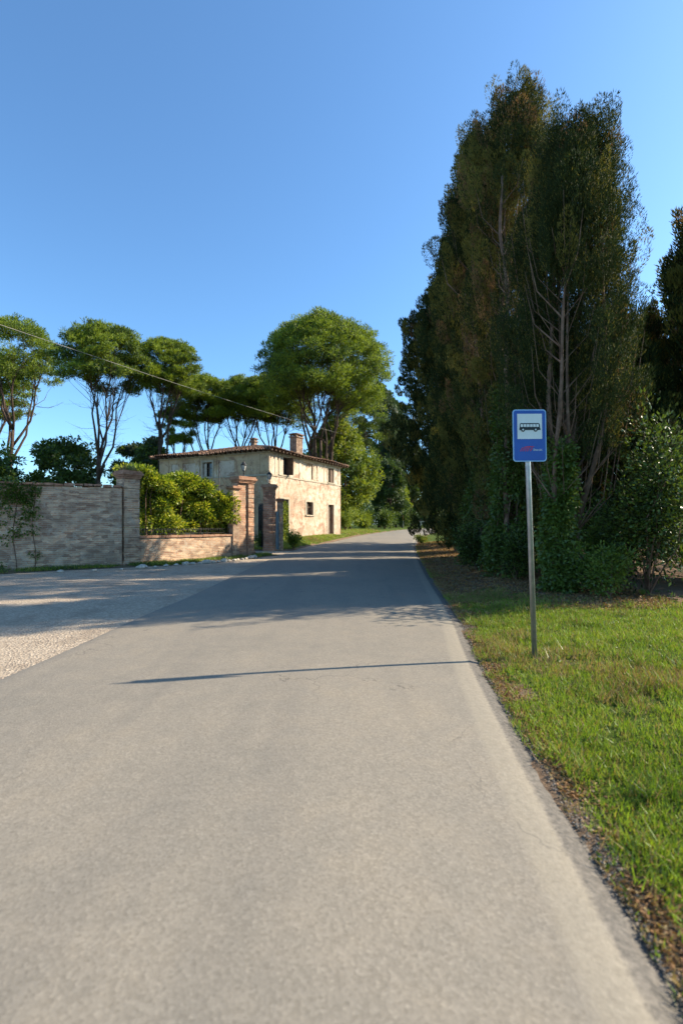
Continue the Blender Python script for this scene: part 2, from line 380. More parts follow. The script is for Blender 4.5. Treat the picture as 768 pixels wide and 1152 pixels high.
# road
ry = np.concatenate([np.arange(-8, 0, .2), np.arange(0, 14, .05), np.arange(14, 40, .2), np.arange(40, 84, .5)]); nu = 41
l = XL(ry); r = XR(ry)+.014*(vnoise(ry*3.1, ry*0+2)-.5)*2+.03*(vnoise(ry*7, ry*0+5)-.5)+.035*(vnoise(ry*21, ry*0+8)-.5)
r = r+.16
U = np.linspace(0, 1, nu); X = l[:, None]*(1-U)+r[:, None]*U; Y = np.repeat(ry[:, None], nu, 1)
wd = (r-l)[:, None]; Z = _prof(Y)+.03*(1-(2*U-1)**2)[None, :]-.0
Z[:, -1] -= .035; Z[:, 0] -= .03
V = np.stack([X, Y, Z], -1).reshape(-1, 3); ii, jj = np.meshgrid(np.arange(nu-1), np.arange(len(ry)-1)); b = (jj*nu+ii).ravel()
F = np.stack([b, b+1, b+nu+1, b+nu], 1)
road = fast_mesh('road', V, F, [], smooth=True); tag(road, kind='structure')
add_attr(road, 'from_right', ((XR(ry)+.16)[:, None]-X).ravel()); add_attr(road, 'from_left', ((X-l[:, None])).ravel())
m, nt, p, tc = newmat('old_pale_asphalt'); ob = tc.outputs['Object']
ar = nt.nodes.new('ShaderNodeAttribute'); ar.attribute_name = 'from_right'; al = nt.nodes.new('ShaderNodeAttribute'); al.attribute_name = 'from_left'
big = noise(nt, ob, .35, 4, .6); md = noise(nt, ob, 3.5, 6, .7); fine = noise(nt, ob, 85, 3, .8); fine2 = noise(nt, ob, 30, 4, .75)
vor = nt.nodes.new('ShaderNodeTexVoronoi'); vor.inputs['Scale'].default_value = 70; nt.links.new(ob, vor.inputs['Vector'])
sepc = nt.nodes.new('ShaderNodeSeparateColor'); nt.links.new(vor.outputs['Color'], sepc.inputs[0])
agg = ramp(nt, [(.0, (.12, .104, .080)), (.3, (.195, .171, .134)), (.7, (.243, .214, .170)), (1, (.37, .33, .268))], mth(nt, 'ADD', mth(nt, 'MULTIPLY', sepc.outputs[0], .45), mth(nt, 'MULTIPLY', fine, .55)))
c = mix(nt, 1.0, agg, ramp(nt, [(.35, (.82, .84, .86)), (.5, (.98, .98, .98)), (.65, (1.10, 1.07, 1.02))], mth(nt, 'ADD', mth(nt, 'MULTIPLY', big, .6), mth(nt, 'MULTIPLY', md, .4))), 'MULTIPLY')
# wheel tracks polished a touch darker, long stains
mp = nt.nodes.new('ShaderNodeMapping'); mp.inputs['Scale'].default_value = (1.6, .12, 1); nt.links.new(ob, mp.inputs[0])
tr = mrange(nt, noise(nt, mp.outputs[0], 1.3, 3, .5), .50, .66, 0, .16); c = mix(nt, tr, c, (.09, .088, .085))
# pale worn edge strip near the right side, with sandy dirt
fr = mth(nt, 'ADD', ar.outputs['Fac'], mth(nt, 'MULTIPLY', mth(nt, 'SUBTRACT', fine2, .5), .05))
e1 = mrange(nt, fr, .14, .17); e2 = mrange(nt, fr, .36, .30)
sand = mth(nt, 'MULTIPLY', mth(nt, 'MULTIPLY', e1, e2), .62)
c = mix(nt, sand, c, ramp(nt, [(.3, (.22, .19, .14)), (.7, (.33, .29, .22))], fine2))
rim = mrange(nt, fr, .16, .13, 0, .8); c = mix(nt, rim, c, ramp(nt, [(.35, (.05, .047, .043)), (.65, (.17, .15, .125))], fine2))
# dust drifting in from the gravel on the left
fl = mth(nt, 'ADD', al.outputs['Fac'], mth(nt, 'MULTIPLY', mth(nt, 'SUBTRACT', md, .5), 1.6)); dl = mrange(nt, fl, .3, -.4, 0, .5)
c = mix(nt, dl, c, (.22, .19, .15))
# hairline cracks and a few sealed repairs
cv = nt.nodes.new('ShaderNodeTexVoronoi'); cv.feature = 'DISTANCE_TO_EDGE'; cv.inputs['Scale'].default_value = .55
wv_ = nt.nodes.new('ShaderNodeVectorMath'); wv_.operation = 'ADD'; nc_ = nt.nodes.new('ShaderNodeTexNoise'); nc_.inputs['Scale'].default_value = 2.5; nc_.inputs['Detail'].default_value = 6
nt.links.new(ob, nc_.inputs['Vector']); nt.links.new(ob, wv_.inputs[0]); nt.links.new(nc_.outputs['Color'], wv_.inputs[1]); nt.links.new(wv_.outputs[0], cv.inputs['Vector'])
ck = mth(nt, 'MULTIPLY', mrange(nt, cv.outputs['Distance'], .006, .002), mrange(nt, big, .50, .56)); c = mix(nt, mth(nt, 'MULTIPLY', ck, .55, True), c, (.06, .055, .05))
nt.links.new(c, p.inputs['Base Color']); p.inputs['Roughness'].default_value = .82; p.inputs['Specular IOR Level'].default_value = .3
bump(nt, p, mth(nt, 'ADD', fine, mth(nt, 'MULTIPLY', vor.outputs['Distance'], .8)), .18, .006)
road.data.materials.append(m)

# gravel forecourt on the left of the road
gyv = np.arange(-8, 24.5, .25); V = []; nn_ = 60
fl_ = XL(gyv)+.12; Ug = np.linspace(0, 1, nn_); X = (-24)*(1-Ug)[None, :]+fl_[:, None]*Ug[None, :]; Y = np.repeat(gyv[:, None], nn_, 1)
Z = gz(X, Y)-.012; V = np.stack([X, Y, Z], -1).reshape(-1, 3); ii, jj = np.meshgrid(np.arange(nn_-1), np.arange(len(gyv)-1)); b = (jj*nn_+ii).ravel()
grav = fast_mesh('gravel_forecourt', V, np.stack([b, b+1, b+nn_+1, b+nn_], 1), [], smooth=True); tag(grav, kind='structure')
m, nt, p, tc = newmat('gravel'); ob = tc.outputs['Object']
n1 = noise(nt, ob, 1.2, 6, .7); n2 = noise(nt, ob, 40, 4, .8)
vor = nt.nodes.new('ShaderNodeTexVoronoi'); vor.inputs['Scale'].default_value = 34; nt.links.new(ob, vor.inputs['Vector'])
sepc = nt.nodes.new('ShaderNodeSeparateColor'); nt.links.new(vor.outputs['Color'], sepc.inputs[0])
c = ramp(nt, [(0, (.20, .15, .105)), (.4, (.36, .285, .205)), (.75, (.45, .365, .27)), (1, (.56, .47, .37))], mth(nt, 'ADD', mth(nt, 'MULTIPLY', sepc.outputs[0], .6), mth(nt, 'MULTIPLY', n2, .4)))
c = mix(nt, mrange(nt, n1, .52, .62, 0, .5), c, (.22, .17, .12))
nt.links.new(c, p.inputs['Base Color']); p.inputs['Roughness'].default_value = .95
bump(nt, p, mth(nt, 'ADD', vor.outputs['Distance'], n2), .9, .02); grav.data.materials.append(m)

# ------------------------------------------------------------------ farmhouse
HA = math.atan2(.895, .446)
HL, HM, HT, HB = 9.65, 8.98, 6.08, .2
house = tag(empty('farmhouse', (-4.38, 30, 0), HA), 'old two storey plastered farmhouse with peeling cream walls and tiled hip roof', 'house')
wall = MB()
def facade(mb, org, ax, nrm, L, z0, z1, ops, front=0):
    """ops: (s0,s1,z0,z1,depth,back) rectangles; makes the wall face with holes, reveals and back panels"""
    org = Vector(org); ax = Vector(ax); nrm = Vector(nrm)
    P = lambda s_, z_, d_=0: org+ax*s_+Vector((0, 0, z_))-nrm*d_
    flip = ax.cross(Vector((0, 0, 1))).dot(nrm) < 0
    def q(pts, mi=0):
        uv = [((p-org).dot(ax), p.z) for p in pts]
        if flip: pts, uv = pts[::-1], uv[::-1]
        mb.poly(pts, uv, mi)
    ss = sorted({0, L, *[o[0] for o in ops], *[o[1] for o in ops]}); zs = sorted({z0, z1, *[o[2] for o in ops], *[o[3] for o in ops]})
    for i in range(len(ss)-1):
        for j in range(len(zs)-1):
            cs, cz = (ss[i]+ss[i+1])/2, (zs[j]+zs[j+1])/2
            if any(o[0] < cs < o[1] and o[2] < cz < o[3] for o in ops): continue
            q([P(ss[i], zs[j]), P(ss[i+1], zs[j]), P(ss[i+1], zs[j+1]), P(ss[i], zs[j+1])], front)
    for s0, s1, a, b_, d, back in ops:
        q([P(s0, a), P(s0, a, d), P(s0, b_, d), P(s0, b_)][::1]); q([P(s1, a, d), P(s1, a), P(s1, b_), P(s1, b_, d)])
        q([P(s0, a), P(s1, a), P(s1, a, d), P(s0, a, d)]); q([P(s0, b_, d), P(s1, b_, d), P(s1, b_), P(s0, b_)])
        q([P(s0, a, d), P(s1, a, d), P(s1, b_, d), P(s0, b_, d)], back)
right_ops = [(1.17, 2.16, 4.68, 5.82, .34, 1), (4.03, 5.35, 4.66, 5.78, .09, 0), (7.61, 8.47, 4.66, 5.74, .34, 1),
             (4.44, 5.34, 2.2, 3.1, .34, 1), (7.61, 8.47, .84, 3.02, .34, 1), (1.25, 2.2, .6, 3.15, .34, 1)]
left_ops = [(4.37, 5.14, 4.62, 5.56, .34, 1), (5.8, 6.9, 4.62, 5.6, .06, 0), (2.6, 3.85, 4.62, 5.6, .05, 0), (1.2, 2.0, 1.9, 3.1, .34, 1), (7.3, 7.9, 4.62, 5.6, .06, 0)]
facade(wall, (0, 0, 0), (1, 0, 0), (0, -1, 0), HL, HB, HT, right_ops)
facade(wall, (0, 0, 0), (0, 1, 0), (-1, 0, 0), HM, HB, HT, left_ops, front=2)
facade(wall, (HL, 0, 0), (0, 1, 0), (1, 0, 0), HM, HB, HT, [])
facade(wall, (0, HM, 0), (1, 0, 0), (0, 1, 0), HL, HB, HT, [])
wall.build('wall', [M_plaster, M_dark, M_plasterf], house)
# string course, eaves cornice, corner strips
def band(mb, z, h, out):
    mb.box((HL/2, -out/2+.001, z), (HL+2*out, out, h)); mb.box((-out/2+.001, HM/2, z), (out, HM, h))
b = MB(); band(b, 4.56, .09, .045); b.build('string_course', M_trim, house)
b = MB(); band(b, 5.99, .17, .09); b.build('cornice', M_trim, house)
for s0 in (.02, .62, 2.75, 3.5, 5.95, 6.9, 9.2):
    b = MB(); b.box((s0+.11, -.012, 5.25), (.20, .024, 1.28)); b.build('pilaster', M_plaster, house)
for t0 in (.62, 4.0, 5.4, 8.1):
    b = MB(); b.box((-.012, t0+.11, 5.25), (.024, .20, 1.28)); b.build('pilaster', M_plasterf, house)
def win_frame(s0, s1, z0, z1, side, kind, lab=None):
    """side 'r' = facade along local x, 'l' = facade along local y"""
    def bx(mb, a0, a1, q0, q1, d0, d1, **k):   # a along, q height, d depth inward
        if side == 'r': mb.box(((a0+a1)/2, (d0+d1)/2, (q0+q1)/2), (a1-a0, d1-d0, q1-q0), **k)
        else: mb.box(((d0+d1)/2, (a0+a1)/2, (q0+q1)/2), (d1-d0, a1-a0, q1-q0), **k)
    f = MB(); t = .06
    nm = 'door' if kind.startswith('door') else 'window'
    if kind in ('casement', 'open'):
        for a0, a1, q0, q1 in ((s0, s0+t, z0, z1), (s1-t, s1, z0, z1), (s0+t, s1-t, z1-t, z1), (s0+t, s1-t, z0, z0+t), ((s0+s1)/2-.03, (s0+s1)/2+.03, z0+t, z1-t)):
            bx(f, a0+.002, a1-.002, q0+.002, q1-.002, .15, .2)
        bx(f, s0+t, s1-t, (z0+z1)/2-.02+.1, (z0+z1)/2+.02+.1, .16, .19)
        o = f.build(nm, M_wood, house)
        g = MB(); bx(g, s0+t+.002, (s0+s1)/2-.032, z0+t+.002, z1-t-.002, .172, .178)
        if kind == 'casement': bx(g, (s0+s1)/2+.032, s1-t-.002, z0+t+.002, z1-t-.002, .172, .178)
        g.build('pane', M_glass, o)
    elif kind == 'door_plank':
        n = 5; wv = (s1-s0-.1)/n
        for i in range(n): bx(f, s0+.05+i*wv+.004, s0+.05+(i+1)*wv-.004, z0+.02, z1-.06, .2, .24)
        for a0, a1, q0, q1 in ((s0+.002, s0+.048, z0, z1-.002), (s1-.048, s1-.002, z0, z1-.002), (s0+.048, s1-.048, z1-.055, z1-.002)): bx(f, a0, a1, q0, q1, .17, .25)
        o = f.build(nm, M_wood, house)
        h = MB(); bx(h, s1-.16, s1-.10, z0+1.0, z0+1.16, .16, .2); h.build('handle', M_iron, o)
    elif kind == 'door_open':
        for a0, a1, q0, q1 in ((s0+.002, s0+.06, z0, z1-.002), (s1-.06, s1-.002, z0, z1-.002), (s0+.06, s1-.06, z1-.06, z1-.002)): bx(f, a0, a1, q0, q1, .17, .25)
        o = f.build(nm, M_woodl, house)
    # surround and sill
    sd_ = MB(); k = .13; pr = -.03
    bx(sd_, s0-k, s0-.002, z0, z1+k, pr, -.001); bx(sd_, s1+.002, s1+k, z0, z1+k, pr, -.001); bx(sd_, s0-.002, s1+.002, z1+.002, z1+k, pr, -.001)
    sd_.build('frame', M_trim, o)
    if nm == 'window':
        sl = MB(); bx(sl, s0-.16, s1+.16, z0-.07, z0-.002, -.09, -.001); sl.build('sill', M_trim, o)
    if lab: o['label'] = lab
    return o, bx
o, bx = win_frame(1.17, 2.16, 4.68, 5.82, 'r', 'casement')
sh = MB(); bx(sh, 1.17-.10, 1.62, 4.70, 5.80, .02, .05); sh.build('shutter', M_woodl, o)
sh = MB(); bx(sh, 2.13, 2.156, 4.70, 5.80, -.40, .14); sh.build('shutter', M_wood, o)
o, bx = win_frame(7.61, 8.47, 4.66, 5.74, 'r', 'open')
sh = MB(); bx(sh, 8.0, 8.44, 4.69, 5.70, .03, .06); sh.build('shutter', M_wood, o)
win_frame(4.44, 5.34, 2.2, 3.1, 'r', 'open', 'small square ground floor window with pale surround')
win_frame(7.61, 8.47, .84, 3.02, 'r', 'door_plank', 'narrow brown plank door in a pale surround')
win_frame(1.25, 2.2, .6, 3.15, 'r', 'door_open', 'open doorway overgrown with green creeper')
o, bx = win_frame(4.37, 5.14, 4.62, 5.56, 'l', 'open', 'dark broken upper window with one hanging pale shutter')
sh = MB(); bx(sh, 4.9, 5.12, 4.66, 5.5, .08, .11); sh.build('shutter', M_woodl, o)
win_frame(1.2, 2.0, 1.9, 3.1, 'l', 'casement')
# roof: rows of barrel tiles on a hip
OV = .45; PT = math.tan(R(12.6)); EZ = 6.06
def roof_h(x, y):       # local
    dx = min(x+OV, HL+OV-x); dy = min(y+OV, HM+OV-y); return EZ+min(dx, dy)*PT
under = MB(); x0, x1, y0, y1 = -OV, HL+OV, -OV, HM+OV; hh = (y1-y0)/2; rz_ = EZ+hh*PT
A = (x0, y0, EZ); Bc = (x1, y0, EZ); Cc = (x1, y1, EZ); Dd = (x0, y1, EZ); E1 = (x0+hh, (y0+y1)/2, rz_); E2 = (x1-hh, (y0+y1)/2, rz_)
for f in ((A, Bc, E2, E1), (Bc, Cc, E2), (Cc, Dd, E1, E2), (Dd, A, E1), (A, Dd, Cc, Bc)): under.poly(f)
roof = under.build('roof', M_tile2, house)
fas = MB()
for k in range(26):
    s_ = -OV+.15+k*(HL+2*OV-.3)/25; fas.box((s_, -OV/2-.02, EZ-.05), (.07, OV, .09))
    s_ = -OV+.15+k*(HM+2*OV-.3)/25; fas.box((-OV/2-.02, s_, EZ-.05), (OV, .07, .09))
fas.build('rafter', M_wood, house)
tiles = MB(); rnd = random.Random(8)
def tile_face(org, ax, up, W, Dp):
    org = Vector(org); ax = Vector(ax); up = Vector(up)
    n = int(W/.2); cw = W/n
    for i in range(n):
        a = (i+.5)*cw; mx = min(a, W-a, Dp)
        nb = max(1, int(mx/.36)+1); j0 = rnd.uniform(-.03, .03)
        for j in range(nb):
            b0 = -.09+j*.36+j0; b1 = min(b0+.42, mx+.05)
            if b1-b0 < .1 or rnd.random() < .03: continue
            la = a+rnd.uniform(-.012, .012); lift = .035+rnd.uniform(0, .02); yw = rnd.uniform(-.02, .02)
            sag = .05*math.sin(a*.9+1)-.03
            if abs(ax.y) > .5 and W*.44 < a < W*.97 and ax.y < 0: sag -= .09
            rowv = []
            for bb, rr, lz in ((b0, .100, lift+.015), (b1, .078, .0)):
                row = []
                for k in range(6):
                    t = math.pi*k/5; off = math.cos(t)*rr
                    p = org+ax*(la+off+yw*(bb-b0))+up*bb; z = EZ+bb*PT+math.sin(t)*rr*.85+lz+.01+sag*min(1, (1.5-bb)/1.5 if bb < 1.5 else 0)
                    row.append(Vector((p.x, p.y, z)))
                rowv.append(row)
            for k in range(5):
                tiles.poly([rowv[0][k], rowv[1][k], rowv[1][k+1], rowv[0][k+1]], smooth=True)
            # thickness at the open lower end
            inner = [v-Vector((0, 0, .022)) for v in rowv[0]]
            for k in range(5): tiles.poly([inner[k], rowv[0][k], rowv[0][k+1], inner[k+1]])
WX, WY = HL+2*OV, HM+2*OV
tile_face((-OV, -OV, 0), (1, 0, 0), (0, 1, 0), WX, WY/2)
tile_face((-OV, HM+OV, 0), (0, -1, 0), (1, 0, 0), WY, WY/2)
tile_face((HL+OV, -OV, 0), (0, 1, 0), (-1, 0, 0), WY, WY/2)
tile_face((HL+OV, HM+OV, 0), (-1, 0, 0), (0, -1, 0), WX, WY/2)
def ridge(p, q, r_=.12):
    p = Vector(p); q = Vector(q); n = int((q-p).length/.33)
    for i in range(n):
        a = p.lerp(q, i/n); c = p.lerp(q, (i+1.15)/n); up = Vector((0, 0, .03+rnd.uniform(0, .02)))
        tiles.tube([a+up*.4, c+up], [r_*.9, r_*1.05], 8)
ridge(A, E1); ridge(Bc, E2); ridge(Dd, E1); ridge(Cc, E2); ridge(E1, E2, .14)
tiles.build('barrel_tiles', M_tile, roof)
M_chim = brickmat('sooty_chimney_brick', (.21, .125, .09), (.27, .18, .13), (.27, .23, .18), patchamt=.3)
def chimney(cx, cy, z0, z1, wx, wy):
    c = MB(); c.box((cx, cy, (z0+z1-.28)/2), (wx, wy, z1-.28-z0)); c.box((cx, cy, z1-.245), (wx+.14, wy+.14, .07))
    for sx in (-1, 1):
        for sy in (-1, 1): c.box((cx+sx*(wx/2-.06), cy+sy*(wy/2-.06), z1-.14), (.13, .13, .14))
    c.box((cx, cy, z1-.04), (wx+.16, wy+.16, .06)); c.box((cx, cy, z1+.015), (wx*.7, wy*.7, .05))
    c.build('chimney', M_chim, roof)
chimney(5.1, 1.2, 6.1, 7.92, .85, .55)
chimney(4.6, 4.5, 6.9, 7.8, .34, .34)
# creeper in the open doorway
cl = Cloud(); n = 1500
P = np.stack([RNG.uniform(1.3, 2.15, n), RNG.uniform(-.05, .3, n), .6+2.45*RNG.random(n)**1.1], 1)
cl.add(P, RNG.normal(size=(n, 3))+[0, -.6, -.2], RNG.uniform(.08, .15, n), .08, RNG.choice([0, 1], n, p=[.7, .3]))
cr = cl.build('climbing_plant', [M_broad, M_broad2]); cr.location = house.location; cr.rotation_euler = house.rotation_euler
tag(cr, 'green creeper filling the open ground floor doorway of the farmhouse', 'climbing plant')

# ------------------------------------------------------------------ walls and gate pillars
Ux, Uy = .596, .803; WANG = math.atan2(Uy, Ux); W0 = Vector((-6.95, 17.1, 0))
def wp(s_, d=0): return (W0.x+Ux*s_-Uy*d, W0.y+Uy*s_+Ux*d)     # d: metres behind the wall face
def wall_piece(mb, s0, s1, d0, d1, z0, z1, mi=0, base=None):
    c = wp((s0+s1)/2, (d0+d1)/2); mb.box((c[0], c[1], (z0+z1)/2), (s1-s0, d1-d0, z1-z0), WANG, mi, uo=(s0+s1)/2)
gw = tag(empty('garden_wall', (*wp(2, .15), .1)), 'low old brick garden wall with worn coping under the hedge', 'wall')
def reparent(o, par): o.parent = par; o.matrix_parent_inverse = Matrix.Translation(par.location).inverted() if par.rotation_euler.z == 0 else par.matrix_basis.inverted(); return o
b = MB()
NS = 14
for i in range(NS):
    s0 = 4.13*i/NS; s1 = 4.13*(i+1)/NS; wall_piece(b, s0, s1, 0, .30, .0, 1.06+.012*math.sin(i*1.7))
reparent(b.build('wall', M_brick), gw)
b = MB(); k = 0; s_ = .01
while s_ < 4.1:
    L_ = random.uniform(.22, .30); wall_piece(b, s_, min(s_+L_-.012, 4.12), -.045+random.uniform(-.01, .01), .34, 1.075, 1.155+random.uniform(-.01, .012)); s_ += L_
reparent(b.build('coping', M_cope), gw)
rl = MB()
for k in range(36):
    s_ = .08+k*.115; x, y = wp(s_, .17); rl.tube([(x, y, 1.15), (x, y, 1.42)], .008, 5)
for z in (1.22, 1.37):
    a = wp(.02, .17); c = wp(4.12, .17); rl.tube([(a[0], a[1], z), (c[0], c[1], z)], .011, 5)
tag(rl.build('iron_railing', M_iron), 'thin dark iron railing on the low brick wall in front of the hedge', 'railing', kind='thing')

def pillar_cap(mb, cx, cy, z, wx, wy, ang, steps=((.025, .06), (.055, .06), (.095, .08), (.06, .07)), mi=0):
    for o_, h in steps:
        mb.box((cx, cy, z+h/2), (wx+2*o_, wy+2*o_, h-.002), ang, mi, jit=.006); z += h
    return z
def pillar(name, cx, cy, wx, wy, ang, z0, z1, mat, label, cap=True):
    o = tag(empty(name, (cx, cy, z0)), label, 'pillar')
    b = MB(); n = int((z1-z0)/.33); rr = random.Random(int(cx*100))
    # rusticated courses, each a slightly uneven band
    for i in range(n):
        h0 = z0+(z1-z0)*i/n; h1 = z0+(z1-z0)*(i+1)/n; e = rr.uniform(-.008, .008)
        b.box((cx, cy, (h0+h1)/2), (wx+e, wy+e, h1-h0-.022), ang, jit=.004)
        b.box((cx, cy, h1-.011), (wx-.03, wy-.03, .0215), ang)
    b.box((cx, cy, z0+.09), (wx+.08, wy+.08, .20), ang)
    reparent(b.build('shaft', mat), o)
    zt = z1
    if cap:
        c = MB(); zt = pillar_cap(c, cx, cy, z1+.001, wx, wy, ang); reparent(c.build('cap', M_cope), o)
    return o, zt
# left pillar (s -.56..0) ; its cap top near z 3.4
c = wp(-.28, .20); pillar('brick_pillar', c[0], c[1], .56, .48, WANG, .1, 3.10, M_brick, 'tall square brick pillar with weeds on its cap, at the left end of the hedge')
pl_top = (c[0], c[1], 3.37)
cl = Cloud(); n = 260; P = np.stack([c[0]+RNG.normal(0, .13, n), c[1]+RNG.normal(0, .13, n), np.full(n, 3.36)], 1); cl.add(P, RNG.normal(size=(n, 3))*.5+[0, 0, 1], RNG.uniform(.1, .28, n), .025, RNG.choice([0, 1], n))
tag(cl.build('weed', [M_dry, M_bush]), 'tuft of weeds growing on top of the tall brick pillar', 'plant')
# high wall running left from it
hw = tag(empty('boundary_wall', (-9, 15.8, .1)), 'high weathered brick boundary wall left of the tall pillar', 'wall')
b = MB(); a = Vector((*wp(-.57, .1), 0)); dr = Vector((-.9, -.436, 0)).normalized(); an = math.atan2(dr.y, dr.x)
for i in range(28):
    p = a+dr*(.25+i*.5); b.box((p.x, p.y, 1.4), (.5, .32, 2.72+.02*math.sin(i*2.1)), an, uo=.25+i*.5)
reparent(b.build('wall', M_brick), hw)
b = MB()
for i in range(50):
    p = a+dr*(.15+i*.28); b.box((p.x, p.y, 2.82+random.uniform(-.02, .02)), (.255, .42, .07), an, jit=.014)
reparent(b.build('coping', M_cope), hw)
for i in (4.4, 9.6):
    b = MB(); p = a+dr*i; b.box((p.x, p.y, 1.5), (.42, .44, 2.9), an); reparent(b.build('buttress', M_brick), hw)

cl = Cloud(); random.seed(21); stv = MB(); nr_ = Vector((-dr.y, dr.x, 0)); nr_ = nr_ if nr_.y < 0 else -nr_
for k in range(85):
    t = 2.4+abs(random.gauss(0, 1.6)); zz = 2.85-abs(random.gauss(0, .55))*(1.6 if t < 3.6 else 1)
    p = a+dr*t; q = np.array([p.x+nr_.x*.19, p.y+nr_.y*.19, max(.3, zz)]); n = 60; d, pp = ball(n, .2)
    cl.add(q+pp*np.array([.2, .12, .2]), d+[0, -.6, -.4], RNG.uniform(.05, .10, n), .06, RNG.choice(2, n, p=[.75, .25]))
for k in range(4):
    p = a+dr*(2.5+k*.5); stv.tube([(p.x+nr_.x*.18+.06*math.sin(z*3+k), p.y+nr_.y*.18, z) for z in np.linspace(.1, 2.9, 9)], .012, 5)
wi = tag(empty('ivy', (a.x+dr.x*3, a.y+dr.y*3, .1)), 'ivy hanging over the high boundary wall', 'ivy')
reparent(cl.build('foliage', [M_ivy, M_bush]), wi); reparent(stv.build('stem', M_barkc), wi)
# gate pillar 1 with small side pier
gp = tag(empty('gate_pillar', (*wp(4.85, .3), .2)), 'nearer gate pillar of mottled brick, tall cap bearing a lantern, right of the hedge', 'pillar')
b = MB()
wall_piece(b, 4.14, 4.46, -.06, .26, .05, 2.98)                # small pier
reparent(b.build('side_pier', M_brick), gp)
b = MB(); cc = wp(4.30, .10); pillar_cap(b, cc[0], cc[1], 2.99, .32, .34, WANG, ((.04, .05), (.08, .05), (.03, .05))); reparent(b.build('pier_cap', M_cope), gp)
b = MB(); wall_piece(b, 4.47, 4.97, .02, .34, .05, 3.28); reparent(b.build('panel', M_brickmix, label='recessed brick panel with worn plaster'), gp)
b = MB(); n = 16
for i in range(n):
    h0 = .05+3.23*i/n; h1 = .05+3.23*(i+1)/n; e = .03 if i % 2 else 0
    wall_piece(b, 4.99-e*0, 5.30, -.05-e*.6, .37, h0, h1-.025); wall_piece(b, 5.0, 5.285, -.03, .35, h1-.025, h1)
wall_piece(b, 4.96, 5.34, -.11, .40, .05, .42)
reparent(b.build('shaft', M_brickmix), gp)
b = MB(); cc = wp(4.89, .16); zt1 = pillar_cap(b, cc[0], cc[1], 3.30, .84, .44, WANG); reparent(b.build('cap', M_cope), gp)
P1 = (cc[0]+.02, cc[1], zt1)
# gate pillar 2
A2 = math.atan2(.30, .955)*-1
P2x, P2y = -3.52, 24.35
_, zt2 = pillar('gate_pillar', P2x, P2y, .50, .36, -A2*-1, .15, 3.24, M_brickred, 'farther gate pillar of dark red banded brick with a small lantern, in front of the farmhouse')
P2 = (P2x, P2y, zt2)
sp = tag(empty('brick_pier', (-2.93, 25.0, .2)), 'slim short brick pier right of the farther gate pillar', 'pillar')
b = MB(); b.box((-3.10, 25.15, 1.43), (.22, .28, 2.56), A2); reparent(b.build('shaft', M_brick), sp)
b = MB(); pillar_cap(b, -3.10, 25.15, 2.712, .22, .28, A2, ((.04, .05), (.08, .05), (.03, .05))); reparent(b.build('cap', M_cope), sp)
# blue metal infill between pillar and pier
bg_ = MB(); bg_.box((-3.20, 24.80, 1.25), (.34, .03, 1.9), 1.25)
for z in (.45, 1.2, 2.05): bg_.box((-3.20, 24.80, z), (.345, .05, .05), 1.25)
tag(bg_.build('metal_panel', M_bluegate), 'narrow blue metal panel between the farther gate pillar and the slim pier', 'gate panel')

# iron gate leaf, swung inwards
gl = tag(empty('iron_gate', (-3.86, 24.45, .3)), 'open dark iron gate leaf hinged on the farther gate pillar', 'gate')
gd = Vector((-.30, .95, 0)).normalized(); h0 = Vector((-3.84, 24.55, 0)); f = MB(); bars = MB()
for t in (0, 1.7): p = h0+gd*t; f.tube([(p.x, p.y, .36), (p.x, p.y, 2.5)], .025, 6)
for z in (.42, 1.1, 2.3):
    a_ = h0; c_ = h0+gd*1.7; f.tube([(a_.x, a_.y, z), (c_.x, c_.y, z)], .02, 6)
for k in range(1, 12):
    p = h0+gd*(k*1.7/12); bars.tube([(p.x, p.y, .4), (p.x, p.y, 2.55), (p.x, p.y, 2.64)], [.011, .011, .002], 5)
reparent(f.build('gate_frame', M_iron), gl); reparent(bars.build('bars', M_iron), gl)
# curled iron bracket above the hedge
ib = MB(); bx0, by0 = wp(3.75, .35)
ib.tube([(bx0, by0, 1.2), (bx0, by0, 3.85)], .018, 6)
ib.tube([(bx0, by0, 3.8), (bx0+.10, by0+.05, 3.45), (bx0+.24, by0+.1, 3.18), (bx0+.46, by0+.25, 2.95)], .012, 5)
ib.tube([(bx0, by0, 3.1), (bx0+.24, by0+.1, 3.18)], .010, 5)
tag(ib.build('iron_stay', M_iron), 'dark iron post with slanting stay rising from the right end of the hedge', 'iron post')

def lantern(x, y, z, sc, label):
    o = tag(empty('lantern', (x, y, z)), label, 'lantern', 'lanterns on the gate pillars')
    b = MB(); b.lathe((0, 0, 0), [(.10*sc, 0), (.10*sc, .03*sc), (.035*sc, .06*sc), (.025*sc, .16*sc), (.05*sc, .19*sc), (.025*sc, .22*sc), (.03*sc, .30*sc)], 10); b.build('stem', M_iron, o)
    b = MB(); b.lathe((0, 0, .3*sc), [(.075*sc, 0), (.145*sc, .27*sc)], 6, sq=True); b.build('glass', M_lglass, o)
    b = MB()
    for k in range(6):
        a_ = 2*math.pi*k/6; b.tube([(.078*sc*math.cos(a_), .078*sc*math.sin(a_), .3*sc), (.15*sc*math.cos(a_), .15*sc*math.sin(a_), .575*sc)], .009*sc, 4)
    b.lathe((0, 0, .285*sc), [(.085*sc, 0), (.085*sc, .02*sc)], 6, sq=True); b.build('frame', M_iron, o)
    b = MB(); b.lathe((0, 0, .572*sc), [(.17*sc, 0), (.165*sc, .02*sc), (.09*sc, .10*sc), (.06*sc, .13*sc), (.065*sc, .15*sc), (.02*sc, .18*sc), (.022*sc, .21*sc), (.004, .25*sc)], 12); b.build('lamp_hood', M_iron, o)
    return o
lantern(*P1, .86, 'larger black iron lantern on the nearer gate pillar')
lantern(*P2, .84, 'smaller black iron lantern on the farther gate pillar')

